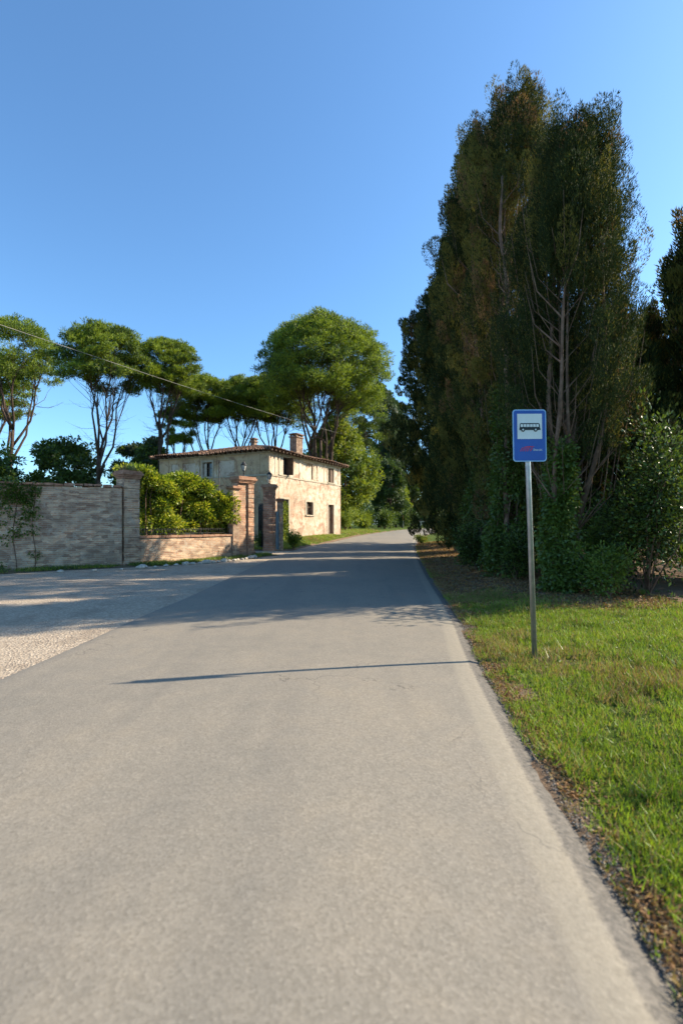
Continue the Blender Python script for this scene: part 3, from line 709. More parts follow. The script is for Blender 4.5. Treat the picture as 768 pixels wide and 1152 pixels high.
# ------------------------------------------------------------------ bus stop sign
sx, sy = 2.243, 5.787; sz = G(sx, sy)-.02
bs = tag(empty('bus_stop_sign', (sx, sy, sz)), 'blue bus stop sign with bus symbol on a leaning galvanised pole in the grass', 'bus stop sign')
bs.rotation_euler = (0, R(-1.95), 0)
b = MB(); b.lathe((0, 0, -.1), [(.030, 0), (.030, 2.93), (.026, 2.945)], 16); b.build('post', M_galv, bs)
pr = bpy.data.objects.new('sign_plate', None)
PH, PW = .60, .392
def rrect(w_, h_, r_, n=6):
    pts = []
    for cx_, cy_, a0 in ((w_/2-r_, h_/2-r_, 0), (-w_/2+r_, h_/2-r_, 90), (-w_/2+r_, -h_/2+r_, 180), (w_/2-r_, -h_/2+r_, 270)):
        for k in range(n+1): a_ = R(a0+90*k/n); pts.append((cx_+r_*math.cos(a_), cy_+r_*math.sin(a_)))
    return pts
def extr(mb, pts, y0, y1, ox=0, oz=0, mi=0):     # polygon in x,z, front at y0 (towards the viewer), back y1
    mb.poly([(x+ox, y0, z+oz) for x, z in pts][::1], mi=mi); mb.poly([(x+ox, y1, z+oz) for x, z in pts][::-1], mi=mi)
    for i in range(len(pts)):
        a_, c_ = pts[i], pts[(i+1) % len(pts)]; mb.poly([(a_[0]+ox, y0, a_[1]+oz), (a_[0]+ox, y1, a_[1]+oz), (c_[0]+ox, y1, c_[1]+oz), (c_[0]+ox, y0, c_[1]+oz)], mi=mi)
b = MB(); extr(b, rrect(PW, PH, .035), -.004, .004)
plate = b.build('sign_plate', M_signedge, bs); plate.location = (.012, -.045, 2.575); plate.rotation_euler = (0, R(1.1), R(3))
b = MB(); extr(b, rrect(PW-.022, PH-.022, .028), -.0065, -.0045); b.build('blue_face', M_blue, plate)
b = MB(); hw_ = .145; extr(b, [(-hw_, -hw_), (hw_, -hw_), (hw_, hw_), (-hw_, hw_)], -.009, -.007, 0, .105); b.build('white_panel', M_white, plate)
bus = MB()
extr(bus, [(-.118, .066), (-.118, .125), (-.108, .142), (.108, .142), (.118, .125), (.121, .066)], -.0112, -.0095)
extr(bus, [(-.122, .062), (-.122, .085), (.125, .085), (.125, .062)], -.0118, -.0095)
for wx in (-.08, .068): extr(bus, [(wx+.023*math.cos(a_), .066+.023*math.sin(a_)) for a_ in [2*math.pi*k/18 for k in range(18)]], -.0128, -.0095)
bo = bus.build('bus_symbol', M_black, plate)
for k in range(6):
    b = MB(); x0_ = -.108+k*.0367; extr(b, [(x0_, .098), (x0_+.029, .098), (x0_+.029, .130), (x0_, .130)], -.0135, -.0117); b.build('bus_window', M_white, plate)
for wx in (-.08, .068):
    b = MB(); extr(b, [(wx+.010*math.cos(a_), .066+.010*math.sin(a_)) for a_ in [2*math.pi*k/12 for k in range(12)]], -.0146, -.0130); b.build('bus_wheel', M_white, plate)
lg = MB()
def stroke(x0_, z0_, x1_, z1_, t): extr(lg, [(x0_, z0_), (x0_+t, z0_), (x1_+t, z1_), (x1_, z1_)], -.0092, -.007)
for k in range(4): stroke(-.118+k*.027, -.182, -.086+k*.027, -.136+k*.003, .009)
extr(lg, [(-.078, -.133), (-.02, -.124), (.04, -.126), (.052, -.132), (.0, -.133)], -.0098, -.0072)
stroke(-.002, -.180, .022, -.137, .011)
lg.build('red_emblem', M_red, plate)
cu = bpy.data.curves.new('lettering', 'FONT'); cu.body = 'Esercizi'; cu.size = .034; cu.extrude = .0006; cu.align_x = 'LEFT'
to = bpy.data.objects.new('tmp', cu); COL.objects.link(to); bpy.context.view_layer.update()
me = bpy.data.meshes.new_from_object(to.evaluated_get(bpy.context.evaluated_depsgraph_get())); bpy.data.objects.remove(to)
me.materials.clear(); me.materials.append(M_white)
lt = bpy.data.objects.new('lettering', me); COL.objects.link(lt); lt.parent = plate; lt.location = (.038, -.0082, -.176); lt.rotation_euler = (R(90), 0, 0)
for z in (2.40, 2.72):
    b = MB(); b.box((0.0, -.018, z), (.16, .03, .035)); b.lathe((0, 0, z-.02), [(.036, 0), (.036, .04)], 14); b.box((.055, .03, z), (.02, .03, .03)); b.build('bracket', M_galv, bs)

# ------------------------------------------------------------------ vegetation builders
def wob(p, q, n, amt, sagz=0):
    p = Vector(p); q = Vector(q); L_ = (q-p).length; out = []
    ph = [random.uniform(0, 6.28) for _ in range(4)]
    for i in range(n+1):
        t = i/n; v = p.lerp(q, t); e = math.sin(math.pi*t)
        v += Vector((math.sin(3*t+ph[0])+.5*math.sin(9*t+ph[1]), math.sin(3.4*t+ph[2])+.5*math.sin(8*t+ph[3]), 0))*amt*L_*e*.5
        v.z += sagz*L_*e; out.append(v)
    return out
def stone_pine(x, y, h, cw, ch, lean, label, n_cl=70, ncl_leaf=330, trunks=1, grp='umbrella pines behind the farmhouse', deep=.25, seed=0, dead=10, leaf=.30):
    random.seed(seed+77); z0 = G(x, y)-.05
    o = tag(empty('stone_pine', (x, y, z0)), label, 'pine tree', grp)
    b = MB(); base = Vector((0, 0, 0)); cbz = h-ch
    # clump centres on the umbrella
    C = []
    ntop = int(n_cl*.56); phase = random.uniform(0, 6.28)
    for k in range(n_cl):
        if k < ntop: a_ = k*2.39996+phase; rr = math.sqrt((k+.5)/ntop)*.98; a_ += random.uniform(-.12, .12)
        else: a_ = random.uniform(0, 6.283); rr = math.sqrt(random.uniform(.05, 1))*.95
        dome = math.sqrt(max(0, 1-rr**2.4)); wv = 1+.08*math.sin(a_*3+seed)+.06*math.sin(a_*5+seed*2)
        if k < ntop: zz = cbz+ch*(.20+.72*dome)*(1+.03*math.sin(a_*4+seed))+random.uniform(-.03, .03)*ch
        else: zz = cbz+ch*random.uniform(.12, .20+.45*dome)
        C.append(Vector((rr*math.cos(a_)*cw/2*wv*.92+lean[0], rr*math.sin(a_)*cw/2*wv*.92+lean[1], zz)))
    limbs = []
    for t_ in range(trunks):
        fork = h*random.uniform(.36, .5); tx = lean[0]*.45+(t_-(trunks-1)/2)*1.0; ty = lean[1]*.4+random.uniform(-.4, .4)
        fp = Vector((tx, ty, fork)); r0 = .016*h*(.75 if trunks > 1 else .8)
        path = wob((.25*(t_-(trunks-1)/2), 0, 0), fp, 6, .05); b.tube(path, [r0*(1-.45*i/6) for i in range(7)], 9)
        nl = 5 if trunks > 1 else 6
        for i in range(nl):
            a_ = 6.283*(i+random.random()*.6)/nl; rr = cw*random.uniform(.12, .28)
            e = Vector((lean[0]*.9+tx*.4+rr*math.cos(a_), lean[1]*.9+rr*math.sin(a_), cbz+ch*random.uniform(.05, .35)))
            st = path[random.choice([4, 5, 6, 6])]
            lp = wob(st, e, 5, .10, -.04); b.tube(lp, [r0*.50*(1-.62*k/5) for k in range(6)], 7); limbs.append((lp, r0*.22))
    for c_ in C:
        lp, r_ = min(limbs, key=lambda L__: (L__[0][-1]-c_).length+random.uniform(0, .6))
        st = lp[random.choice([3, 4, 5, 5])]; q = wob(st, c_, 3, .12, -.05); b.tube(q, [r_*.55, r_*.42, r_*.26, r_*.1], 5, cap=False)
    for k in range(dead):      # bare dead boughs drooping under the crown
        lp, r_ = random.choice(limbs); st = lp[random.choice([1, 2, 3])]; a_ = random.uniform(0, 6.28)
        e = st+Vector((math.cos(a_), math.sin(a_), random.uniform(-.1, .6)))*cw*random.uniform(.2, .36)
        q = wob(st, e, 4, .12, -.12); b.tube(q, [r_*.4*(1-.8*i/4) for i in range(5)], 4, cap=False)
        for j in range(5):
            s2 = q[random.choice([1, 2, 3])]; e2 = s2+Vector((random.gauss(0, 1), random.gauss(0, 1), random.uniform(-.2, .9)))*cw*.07
            b.tube([s2, s2.lerp(e2, .5)+Vector((0, 0, -.05)), e2], [r_*.15, r_*.1, r_*.03], 3, cap=False)
    b.build('trunk', M_barkp, o)
    cl = Cloud()
    for c_ in C:
        n = int(ncl_leaf*1.7*random.uniform(.7, 1.3)); rad = cw*.5*random.uniform(.11, .18)+.28
        nsub = 12; dsub, sub = ball(nsub, .55); subc = np.array(c_)+sub*np.array([rad, rad, rad*.42]); pick = RNG.integers(0, nsub, n)
        d, pp = ball(n, .35); P = subc[pick]+pp*np.array([rad*.36, rad*.36, rad*.27])
        mi = np.where(RNG.random(n) < (deep if random.random() < .6 else min(1, deep*2.6)), 1, 0)
        cl.add(P, d+np.array([0, 0, .7]), RNG.uniform(.6, 1.2, n)*leaf*.85, .055*leaf/.3, mi)
    cl.build('crown', [M_pine, M_pine2], o)
    return o

def leafy_tree(name, cat, x, y, h, cw, crown_z0, label, mats, wts, grp=None, nbl=46, nleaf=420, leaf=.26, seed=0, trunk_r=.18, off=(0, 0), dens=1., pts=None, bark=None, shape=1.):
    random.seed(seed+5); z0 = G(x, y)-.05
    o = tag(empty(name, (x, y, z0)), label, cat, grp); b = MB(); ch = h-crown_z0
    cen = []
    for _ in range(nbl):
        while True:
            u = np.array([random.uniform(-1, 1), random.uniform(-1, 1), random.uniform(-1, 1)])
            if .15 < np.dot(u, u) < 1: break
        u = u/np.linalg.norm(u)*np.linalg.norm(u)**.35
        fz = u[2]; wr = (1-.35*max(0, fz))*shape
        cen.append(Vector((off[0]+u[0]*cw/2*.86*wr, off[1]+u[1]*cw/2*.86*wr, crown_z0+ch*(.5+.47*fz))))
    tp = Vector((off[0]*.6, off[1]*.6, crown_z0+ch*.55)); path = wob((0, 0, 0), tp, 6, .06); b.tube(path, [trunk_r*(1-.7*i/6) for i in range(7)], 9)
    for c_ in cen:
        st = path[random.choice([2, 3, 4, 5, 6])]; q = wob(st, c_, 3, .1, .02); b.tube(q, [trunk_r*.3, trunk_r*.22, trunk_r*.13, trunk_r*.04], 5, cap=False)
    b.build('trunk', bark or M_barkp, o)
    cl = Cloud()
    for c_ in cen:
        rad = cw*.5*random.uniform(.20, .38); n = int(nleaf*dens*random.uniform(.7, 1.3)); nsub = 8
        dsub, sub = ball(nsub, .5); subc = np.array(c_)+sub*np.array([rad, rad, rad*.7]); pick = RNG.integers(0, nsub, n)
        d, pp = ball(n, .2); P = subc[pick]+pp*np.array([rad*.48, rad*.48, rad*.34])
        w_ = np.array(wts, float); mi = RNG.choice(len(mats), n, p=w_/w_.sum()) if random.random() < .75 else np.full(n, random.randrange(len(mats)))
        cl.add(P, d+np.array([0, 0, -.1]), RNG.uniform(.6, 1.25, n)*leaf, leaf*.5, mi)
    cl.build('crown', mats, o)
    return o

def cypress(x, y, h, r_, bare, label, wts=(.72, .2, .08), seed=0, lead=9, nplume=260, nleaf=130, leaf=.15, low_dense=False, twigs=40, belly=.42, trunk_r=.2, limb=None, gaps=None):
    """old Italian cypress: several near-vertical leaders, plumes of upswept scale foliage, bare inner stems"""
    random.seed(seed+31); rg = random; z0 = G(x, y)-.05
    o = tag(empty('cypress', (x, y, z0)), label, 'cypress tree', 'row of tall cypresses beside the road'); b = MB()
    def prof(t):   # 0..1 height -> radius factor
        if t < belly: return .55+.45*math.sin(math.pi/2*t/belly) if low_dense else .40+.60*math.sin(math.pi/2*t/belly)
        return max(.05, math.cos(math.pi/2*((t-belly)/(1-belly))**1.35)**.8)
    leaders = []
    th = h*rg.uniform(.07, .14); b.tube(wob((0, 0, 0), (0, 0, th), 3, .05), [trunk_r*1.35, trunk_r*1.1, trunk_r, trunk_r*.95], 10)
    for i in range(lead):
        a_ = 6.283*(i+rg.random()*.5)/lead; rr = r_*rg.uniform(.15, .72); tz = h*rg.uniform(.66, .98)*(1 if i else 1.0)
        st = Vector((0, 0, th*rg.uniform(.6, 1))); mid = Vector((rr*math.cos(a_)*.8, rr*math.sin(a_)*.8, th+(tz-th)*.35)); e = Vector((rr*math.cos(a_)*.75, rr*math.sin(a_)*.75, tz))
        path = []
        ph = rg.uniform(0, 6)
        for k in range(13):
            t = k/12; v = st.lerp(mid, t/.4) if t < .4 else mid.lerp(e, (t-.4)/.6)
            v = v+Vector((math.sin(5*t+ph), math.cos(4.3*t+ph), 0))*.10; path.append(v)
        r0 = trunk_r*rg.uniform(.35, .6); b.tube(path, [r0*(1-.85*k/12) for k in range(13)], 7); leaders.append((path, r0))
        for k in range(twigs//lead):   # fine bare twigs sweeping up
            j = rg.randint(1, 8); s_ = path[j]; aa = a_+rg.gauss(0, .9); ln = rg.uniform(.8, 2.4)
            e2 = s_+Vector((math.cos(aa)*.42, math.sin(aa)*.42, 1)).normalized()*ln; m_ = s_.lerp(e2, .4)+Vector((math.cos(aa), math.sin(aa), 0))*.16*ln
            b.tube([s_, m_, e2], [r0*.28*(1-.5*j/10), r0*.18*(1-.5*j/10), .004], 4, cap=False)
    lz = None
    if limb:
        pts_ = [Vector((p[0]-x, p[1]-y, p[2])) for p in limb[0]]; rr_ = limb[1]; m_ = len(pts_)
        fine_ = []
        for i_ in range(m_-1):
            for k_ in range(4):
                q_ = pts_[i_].lerp(pts_[i_+1], k_/4); fine_.append(q_+Vector((math.sin(q_.z*1.9), math.cos(q_.z*1.4), 0))*.035)
        fine_.append(pts_[-1]); nf = len(fine_)
        b.tube(fine_, [rr_*(1-.62*i_/(nf-1))*(1+.12*math.sin(i_*1.3)) for i_ in range(nf)], 9)
        for k_ in range(24):
            j_ = rg.randint(nf//4, nf-2); s_ = fine_[j_]; aa = rg.uniform(0, 6.28); ln = rg.uniform(.8, 2.0)
            e2 = s_+Vector((math.cos(aa)*.5, math.sin(aa)*.5, 1)).normalized()*ln
            b.tube([s_, s_.lerp(e2, .4)+Vector((math.cos(aa), math.sin(aa), 0))*.15*ln, e2], [rr_*(.35 if k_ < 6 else .16), rr_*(.22 if k_ < 6 else .10), .004], 4, cap=False)
        lz = (np.array([p.z for p in fine_]), np.array([p.x for p in fine_]), np.array([p.y for p in fine_]))
    b.build('trunk', M_barkc, o)
    cl = Cloud(); k = 0
    for _ in range(nplume):
        t = rg.random()**.85; z = bare+(h-.7-bare)*t; tt = z/h
        a_ = rg.uniform(0, 6.283); wv = 1+.20*math.sin(a_*3+seed+z*.8)+.16*math.sin(a_*5+z*1.9+seed)+.10*math.sin(a_*2+z*3.7)
        R0 = r_*prof(tt)*wv; rr = R0*rg.uniform(.55, 1.0) if rg.random() < .8 else R0*rg.uniform(.1, .6)
        if low_dense is False and z < bare+1.5 and rg.random() < .35: continue
        cx_, cy_ = rr*math.cos(a_), rr*math.sin(a_)
        if lz is not None and lz[0][0] < z < lz[0][-1]-.6:
            if abs(cx_-np.interp(z, lz[0], lz[1])+.08) < .5 and cy_ < np.interp(z, lz[0], lz[2])+.35: continue
        if gaps and any((cx_-g_[0])**2+((z-g_[1])/2.2)**2 < g_[2]**2 for g_ in gaps): continue
        pr_ = rg.choice([.13, .18, .26, .34])*rg.uniform(.8, 1.2)*(.75+.25*r_/1.5); pl_ = rg.uniform(.45, 1.15)
        n = int(nleaf*1.7*rg.uniform(.7, 1.3)); u = RNG.random(n); ang = RNG.random(n)*6.283
        rad = pr_*(np.sin(np.pi*np.clip(u*.85+.12, 0, 1))**.7)*(.5+.5*RNG.random(n)**.5)
        tilt = rg.uniform(.0, .45); P = np.stack([cx_+rad*np.cos(ang)+math.cos(a_)*tilt*u*pl_, cy_+rad*np.sin(ang)+math.sin(a_)*tilt*u*pl_, z+u*pl_-pl_*.4], 1)
        D = np.stack([np.cos(ang)*.45+math.cos(a_)*.15, np.sin(ang)*.45+math.sin(a_)*.15, np.full(n, .9)], 1)+RNG.normal(size=(n, 3))*.22
        m_ = rg.choices([0, 1, 2], wts)[0]; mi = np.where(RNG.random(n) < .82, m_, RNG.integers(0, 2, n))
        cl.add(P, D, RNG.uniform(.7, 1.4, n)*leaf, leaf*.23, mi, mid=.35)
    cl.build('crown', [M_cyp, M_cypo, M_cypb], o)
    return o

def bush(name, cat, x, y, r_, h, label, mats, wts, n=2500, leaf=.09, seed=0, grp=None, stems=14, wfac=.5):
    random.seed(seed); z0 = G(x, y)-.03; o = tag(empty(name, (x, y, z0)), label, cat, grp); b = MB()
    tips = []
    for i in range(stems):
        a_ = random.uniform(0, 6.28); rr = r_*random.uniform(.2, .9); e = Vector((rr*math.cos(a_), rr*math.sin(a_), h*random.uniform(.45, .9)))
        q = wob((0, 0, 0), e, 4, .1, .05); b.tube(q, [.022, .016, .012, .008, .003], 5, cap=False); tips += [(q[2], .6), (q[3], .8), (q[4], 1)]
    b.build('stem', M_barkc, o)
    cl = Cloud(); per = n//len(tips)
    for t_, s_ in tips:
        d, pp = ball(per, .1); P = np.array(t_)+pp*np.array([r_*.42, r_*.42, h*.26])
        P[:, 2] = np.maximum(P[:, 2], .02); mi = RNG.choice(len(mats), per, p=np.array(wts)/sum(wts))
        cl.add(P, d+[0, 0, .25], RNG.uniform(.6, 1.3, per)*leaf, leaf*wfac, mi)
    cl.build('foliage', mats, o); return o

# ------------------------------------------------------------------ pines behind the house
stone_pine(-2.1, 46, 19.5, 12.2, 8.6, (.4, 0), 'largest umbrella pine with several forking trunks, right behind the farmhouse chimney', n_cl=230, ncl_leaf=380, trunks=3, seed=1, dead=12)
stone_pine(-16.8, 45, 17.4, 5.9, 5.6, (1.1, 0), 'tall slender umbrella pine left of the farmhouse roof', n_cl=84, seed=2, dead=24)
stone_pine(-20.7, 42, 17.4, 7.2, 5.6, (.8, 0), 'umbrella pine with drooping bare boughs, cut by the far left of the row', n_cl=95, seed=3, dead=30)
stone_pine(-17.8, 54, 13.4, 4.6, 4.6, (0, 0), 'small thin umbrella pine behind the slender pine', n_cl=30, seed=4, dead=14)
stone_pine(-14.6, 55, 16.8, 8.2, 5.2, (-.6, 0), 'first umbrella pine above the roof counting from the left', n_cl=110, seed=5, dead=18)
stone_pine(-11.3, 56, 17.0, 8.0, 5.2, (.2, 0), 'umbrella pine above the middle of the front roof', n_cl=105, seed=6, dead=12)
stone_pine(-7.2, 55, 17.0, 8.6, 5.6, (-.2, 0), 'umbrella pine just left of the largest pine', n_cl=120, seed=7, dead=12)
stone_pine(.9, 58, 15.8, 8.0, 8.0, (.3, 0), 'darker umbrella pine at the right foot of the largest pine', n_cl=60, seed=8, deep=.7, dead=8)
stone_pine(-30.5, 46, 19.5, 8.8, 6.2, (0, 0), 'umbrella pine at the far left beyond the high boundary wall', n_cl=80, seed=9, dead=16)
stone_pine(-36.5, 52, 17.5, 8.0, 6.0, (0, 0), 'umbrella pine at the left edge of the picture', n_cl=70, seed=10, dead=12)

# broad tree right of the house and trees down the road
leafy_tree('broadleaf_tree', 'tree', -.75, 50.5, 10.9, 8.3, .3, 'dense yellow green tree reaching to the ground at the right end of the farmhouse', [M_broad, M_broad2, M_pine2], (.42, .46, .12), nbl=110, nleaf=560, leaf=.27, seed=3, off=(.35, 0), trunk_r=.22)
leafy_tree('tall_tree', 'tree', 5.6, 74, 22, 8.4, 3, 'tall grey green tree down the road between the pine and the cypresses', [M_grey, M_pine2], (.7, .3), nbl=60, nleaf=420, leaf=.42, seed=6, trunk_r=.3)
leafy_tree('tall_tree', 'tree', 10.0, 82, 21, 9, 3, 'dark tall tree half hidden by the left edge of the cypresses', [M_grey, M_pine2], (.35, .65), nbl=50, nleaf=420, leaf=.45, seed=7, trunk_r=.3)
leafy_tree('small_tree', 'tree', 6.4, 66, 9.5, 4.6, .4, 'dark bushy tree just behind the yellow green tree', [M_pine2, M_grey], (.75, .25), nbl=46, nleaf=420, leaf=.34, seed=8)
leafy_tree('small_tree', 'tree', 8.3, 76, 7.6, 4.4, .8, 'bright green young tree where the road bends out of sight', [M_bush, M_broad2], (.7, .3), nbl=34, nleaf=380, leaf=.32, seed=9)
leafy_tree('small_tree', 'tree', 12.2, 86, 10, 6, .5, 'dark tree closing the view at the road bend', [M_pine2, M_broad], (.8, .2), nbl=40, nleaf=380, leaf=.40, seed=12)
bush('bush', 'bush', .4, 46.2, 1.2, 1.9, 'pale green bush against the foot of the yellow green tree', [M_bush, M_broad2], (.6, .4), 3200, .16, 4)
bush('bush', 'bush', 2.6, 54.4, 1.1, 1.7, 'roadside bush at the right foot of the yellow green tree', [M_broad, M_broad2], (.5, .5), 2400, .18, 5)
bush('bush', 'bush', 5.2, 60, 1.5, 2.4, 'dark bush under the trees before the road bend', [M_pine2, M_broad], (.7, .3), 2600, .24, 6)
bush('bush', 'bush', 8.6, 70.5, 1.9, 2.6, 'wide dark bush behind the marker post at the road bend', [M_pine2, M_broad], (.8, .2), 2600, .28, 7)
bush('bush', 'bush', 13.0, 78, 2.4, 3.0, 'dark bush behind the stone bench at the road bend', [M_pine2, M_grey], (.8, .2), 2600, .3, 8)
bush('bush', 'bush', 2.6, 60, 1.8, 2.6, 'dark bush behind the foot of the yellow green tree', [M_pine2, M_broad], (.8, .2), 2600, .26, 9)
# dark trees on the left behind the boundary wall
for i, (x, y, h, cw, lab) in enumerate([(-20.6, 50, 9.0, 5.2, 'dark round tree left of the farmhouse, above the tall brick pillar'),
        (-17.9, 47, 8.6, 4.4, 'dark green tree touching the left end of the farmhouse roof'),
        (-24.5, 44, 8.2, 6.2, 'dark round tree above the high boundary wall'),
        (-30.0, 41, 7.8, 7.0, 'wide dark tree above the left part of the boundary wall')]):
    leafy_tree('evergreen_tree', 'tree', x, y, h, cw, .6, lab, [M_pine2, M_grey, M_broad], (.6, .2, .2), 'dark trees behind the boundary wall', 46, 380, .32, 20+i)
# hedge behind the low wall
hd = tag(empty('hedge', (*wp(2.1, 1.2), .2)), 'big yellow green laurel hedge spilling over the low brick wall', 'hedge')
cl = Cloud(); st = MB(); random.seed(2)
for i in range(225):
    s_ = random.uniform(.25, 5.0); d_ = random.uniform(.35, 1.7)
    topz = 3.80-.14*s_+.22*math.sin(s_*2.6+.6)+.10*math.sin(s_*6)-(.45 if s_ > 4.0 else 0)-(.25 if s_ < .5 else 0)
    topz = topz if d_ > .6 else topz-.15
    z = topz-.35 if random.random() < .36 else random.uniform(1.35, topz-.35)
    if s_ > 4.0: d_ = max(d_, .7)
    c_ = np.array([*wp(s_, d_), z]); rad = random.uniform(.24, .42); n = 230; d, pp = ball(n, .45); P = c_+pp*rad*np.array([1, 1, .85])
    wts = [.50, .30, .20] if random.random() < .6 else [.45, .10, .45]
    cl.add(P, d+[0, -.2, -.15], RNG.uniform(.08, .17, n), RNG.uniform(.045, .065, n), RNG.choice(3, n, p=wts), bend=.25)
    if i % 6 == 0: x_, y_ = wp(s_, d_); st.tube(wob((x_+random.uniform(-.2, .2), y_, .15), (x_, y_, z), 4, .08), [.03, .025, .02, .014, .006], 5, cap=False)
for i in range(26):
    s_ = random.uniform(3.7, 4.42); c_ = np.array([*wp(s_, random.uniform(.0, .35)), random.uniform(1.75, 3.0-(s_-3.7)*.5)]); rad = random.uniform(.15, .24); n = 120; d, pp = ball(n, .4)
    cl.add(c_+pp*rad, d+[.2, -.3, -.15], RNG.uniform(.08, .16, n), RNG.uniform(.045, .06, n), RNG.choice(3, n, p=[.5, .3, .2]), bend=.25)
reparent(cl.build('foliage', [M_hedge, M_hedge2, M_hedge3]), hd); reparent(st.build('stem', M_barkc), hd)
bush('shrub', 'shrub', -3.95, 25.6, .5, .95, 'dark low shrub seen in the open gateway', [M_ivy, M_pine2], (.5, .5), 2200, .09, 31)
bush('shrub', 'shrub', -2.55, 26.3, .45, 1.0, 'small bright green shrub at the foot of the slim brick pier', [M_bush, M_broad2], (.6, .4), 2200, .09, 33)

# ------------------------------------------------------------------ cypress row on the right
cypress(4.95, 10.7, 10.4, 1.15, 2.9, 'nearest cypress, bare brown stems below its crown, rising behind the bus stop sign', (.88, .09, .03), seed=1, lead=6, nplume=1000, nleaf=190, leaf=.064, twigs=120, trunk_r=.13, limb=([(4.36, 10.25, 0), (4.36, 10.2, 1.5), (4.40, 10.2, 3), (4.45, 10.1, 4.4), (4.52, 10.1, 5.6), (4.6, 10.2, 6.8)], .055))
cypress(4.75, 13.7, 13.8, 1.35, 1.4, 'second cypress from the bus stop sign with a long bare reddish trunk', (.46, .38, .16), seed=2, lead=4, nplume=860, nleaf=180, leaf=.075, twigs=60, trunk_r=.15, limb=([(4.30, 13.1, 0), (4.30, 13.0, 2), (4.30, 12.95, 4.1), (4.28, 12.8, 6), (4.19, 12.75, 7.6), (4.12, 12.8, 8.8), (4.16, 12.9, 10.4)], .08), gaps=[(-.55, 6.9, .32)])
cypress(4.85, 17.0, 15.2, 1.60, 1.4, 'third cypress from the bus stop sign with a leaning bare limb and olive foliage', (.54, .36, .10), seed=3, lead=4, nplume=820, nleaf=170, leaf=.088, twigs=60, trunk_r=.16, limb=([(4.75, 16.5, 0), (4.70, 16.2, 2), (4.55, 15.9, 4.1), (4.40, 15.7, 5.6), (4.25, 15.6, 6.5), (4.1, 15.6, 7.5), (3.88, 15.7, 8.6)], .085), gaps=[(.35, 8.2, .35)])
cypress(5.0, 18.9, 15.8, 1.15, .8, 'tall dark cypress beyond the third one', (.72, .25, .03), seed=4, nplume=620, nleaf=130, leaf=.13, low_dense=True, lead=6)
cypress(5.3, 22.4, 7.0, 1.30, .4, 'young low cypress filling the gap in the row', (.80, .18, .02), seed=5, nplume=300, nleaf=140, leaf=.14, low_dense=True, lead=5)
cypress(5.95, 26.3, 16.8, 1.60, .6, 'tall dark cypress next to the last of the row', (.80, .18, .02), seed=15, nplume=620, nleaf=130, leaf=.16, low_dense=True, lead=6)
cypress(6.35, 28.6, 15.4, 2.95, .5, 'broad bulging dark cypress at the far end of the row, leaning over the road', (.85, .14, .01), seed=6, nplume=900, nleaf=140, leaf=.17, low_dense=True, lead=8, belly=.48)
cypress(8.0, 14.0, 7.6, 1.35, .6, 'dark cypress standing behind the nearest one', (.78, .16, .06), seed=7, nplume=520, nleaf=160, leaf=.11, low_dense=True, lead=5)
cypress(7.6, 18.0, 8.6, 1.8, .5, 'dark cypress in the second row behind the bare trunks', (.8, .16, .04), seed=8, nplume=560, nleaf=130, leaf=.15, low_dense=True, lead=5)
cypress(9.3, 12.6, 9.6, 1.4, .6, 'cypress at the right edge of the picture', (.7, .24, .06), seed=9, nplume=480, nleaf=150, leaf=.12, low_dense=True, lead=5)
# ivy on the trunks
def ivy(x, y, h, r_, label, seed):
    random.seed(seed); cl = Cloud(); z0 = G(x, y)
    for i in range(130):
        z = h*random.random()**1.1; a_ = random.uniform(0, 6.28); rr = r_*(1.25-.75*z/h)*random.uniform(.5, 1.1)
        n = 110; d, pp = ball(n, .2); P = np.array([x+rr*math.cos(a_), y+rr*math.sin(a_), z0+z])+pp*np.array([.22, .22, .30]); P[:, 2] = np.maximum(P[:, 2], z0)
        cl.add(P, d+[0, 0, -.5], RNG.uniform(.05, .10, n), .06, RNG.choice(2, n, p=[.85, .15]))
    st = MB()
    for k in range(5):
        a_ = k*1.25; st.tube([Vector((x+r_*.5*math.cos(a_+t*.3), y+r_*.5*math.sin(a_+t*.3), z0+h*t/8)) for t in range(9)], [.02*(1-.09*t) for t in range(9)], 5)
    o = tag(empty('ivy', (x, y, z0)), label, 'ivy', 'ivy climbing the cypress trunks')
    reparent(cl.build('foliage', [M_ivy, M_bush]), o); reparent(st.build('stem', M_barkc), o)
ivy(4.35, 13.1, 4.8, .50, 'ivy swathing the foot of the second cypress, left of the sign pole', 1)
ivy(4.65, 16.1, 5.2, .60, 'ivy climbing the leaning trunk of the third cypress', 2)
ivy(4.50, 10.25, 3.0, .26, 'ivy round the base of the nearest cypress, right of the sign pole', 3)
ivy(5.6, 15.2, 3.6, .6, 'ivy thicket between the second and third cypress', 4)
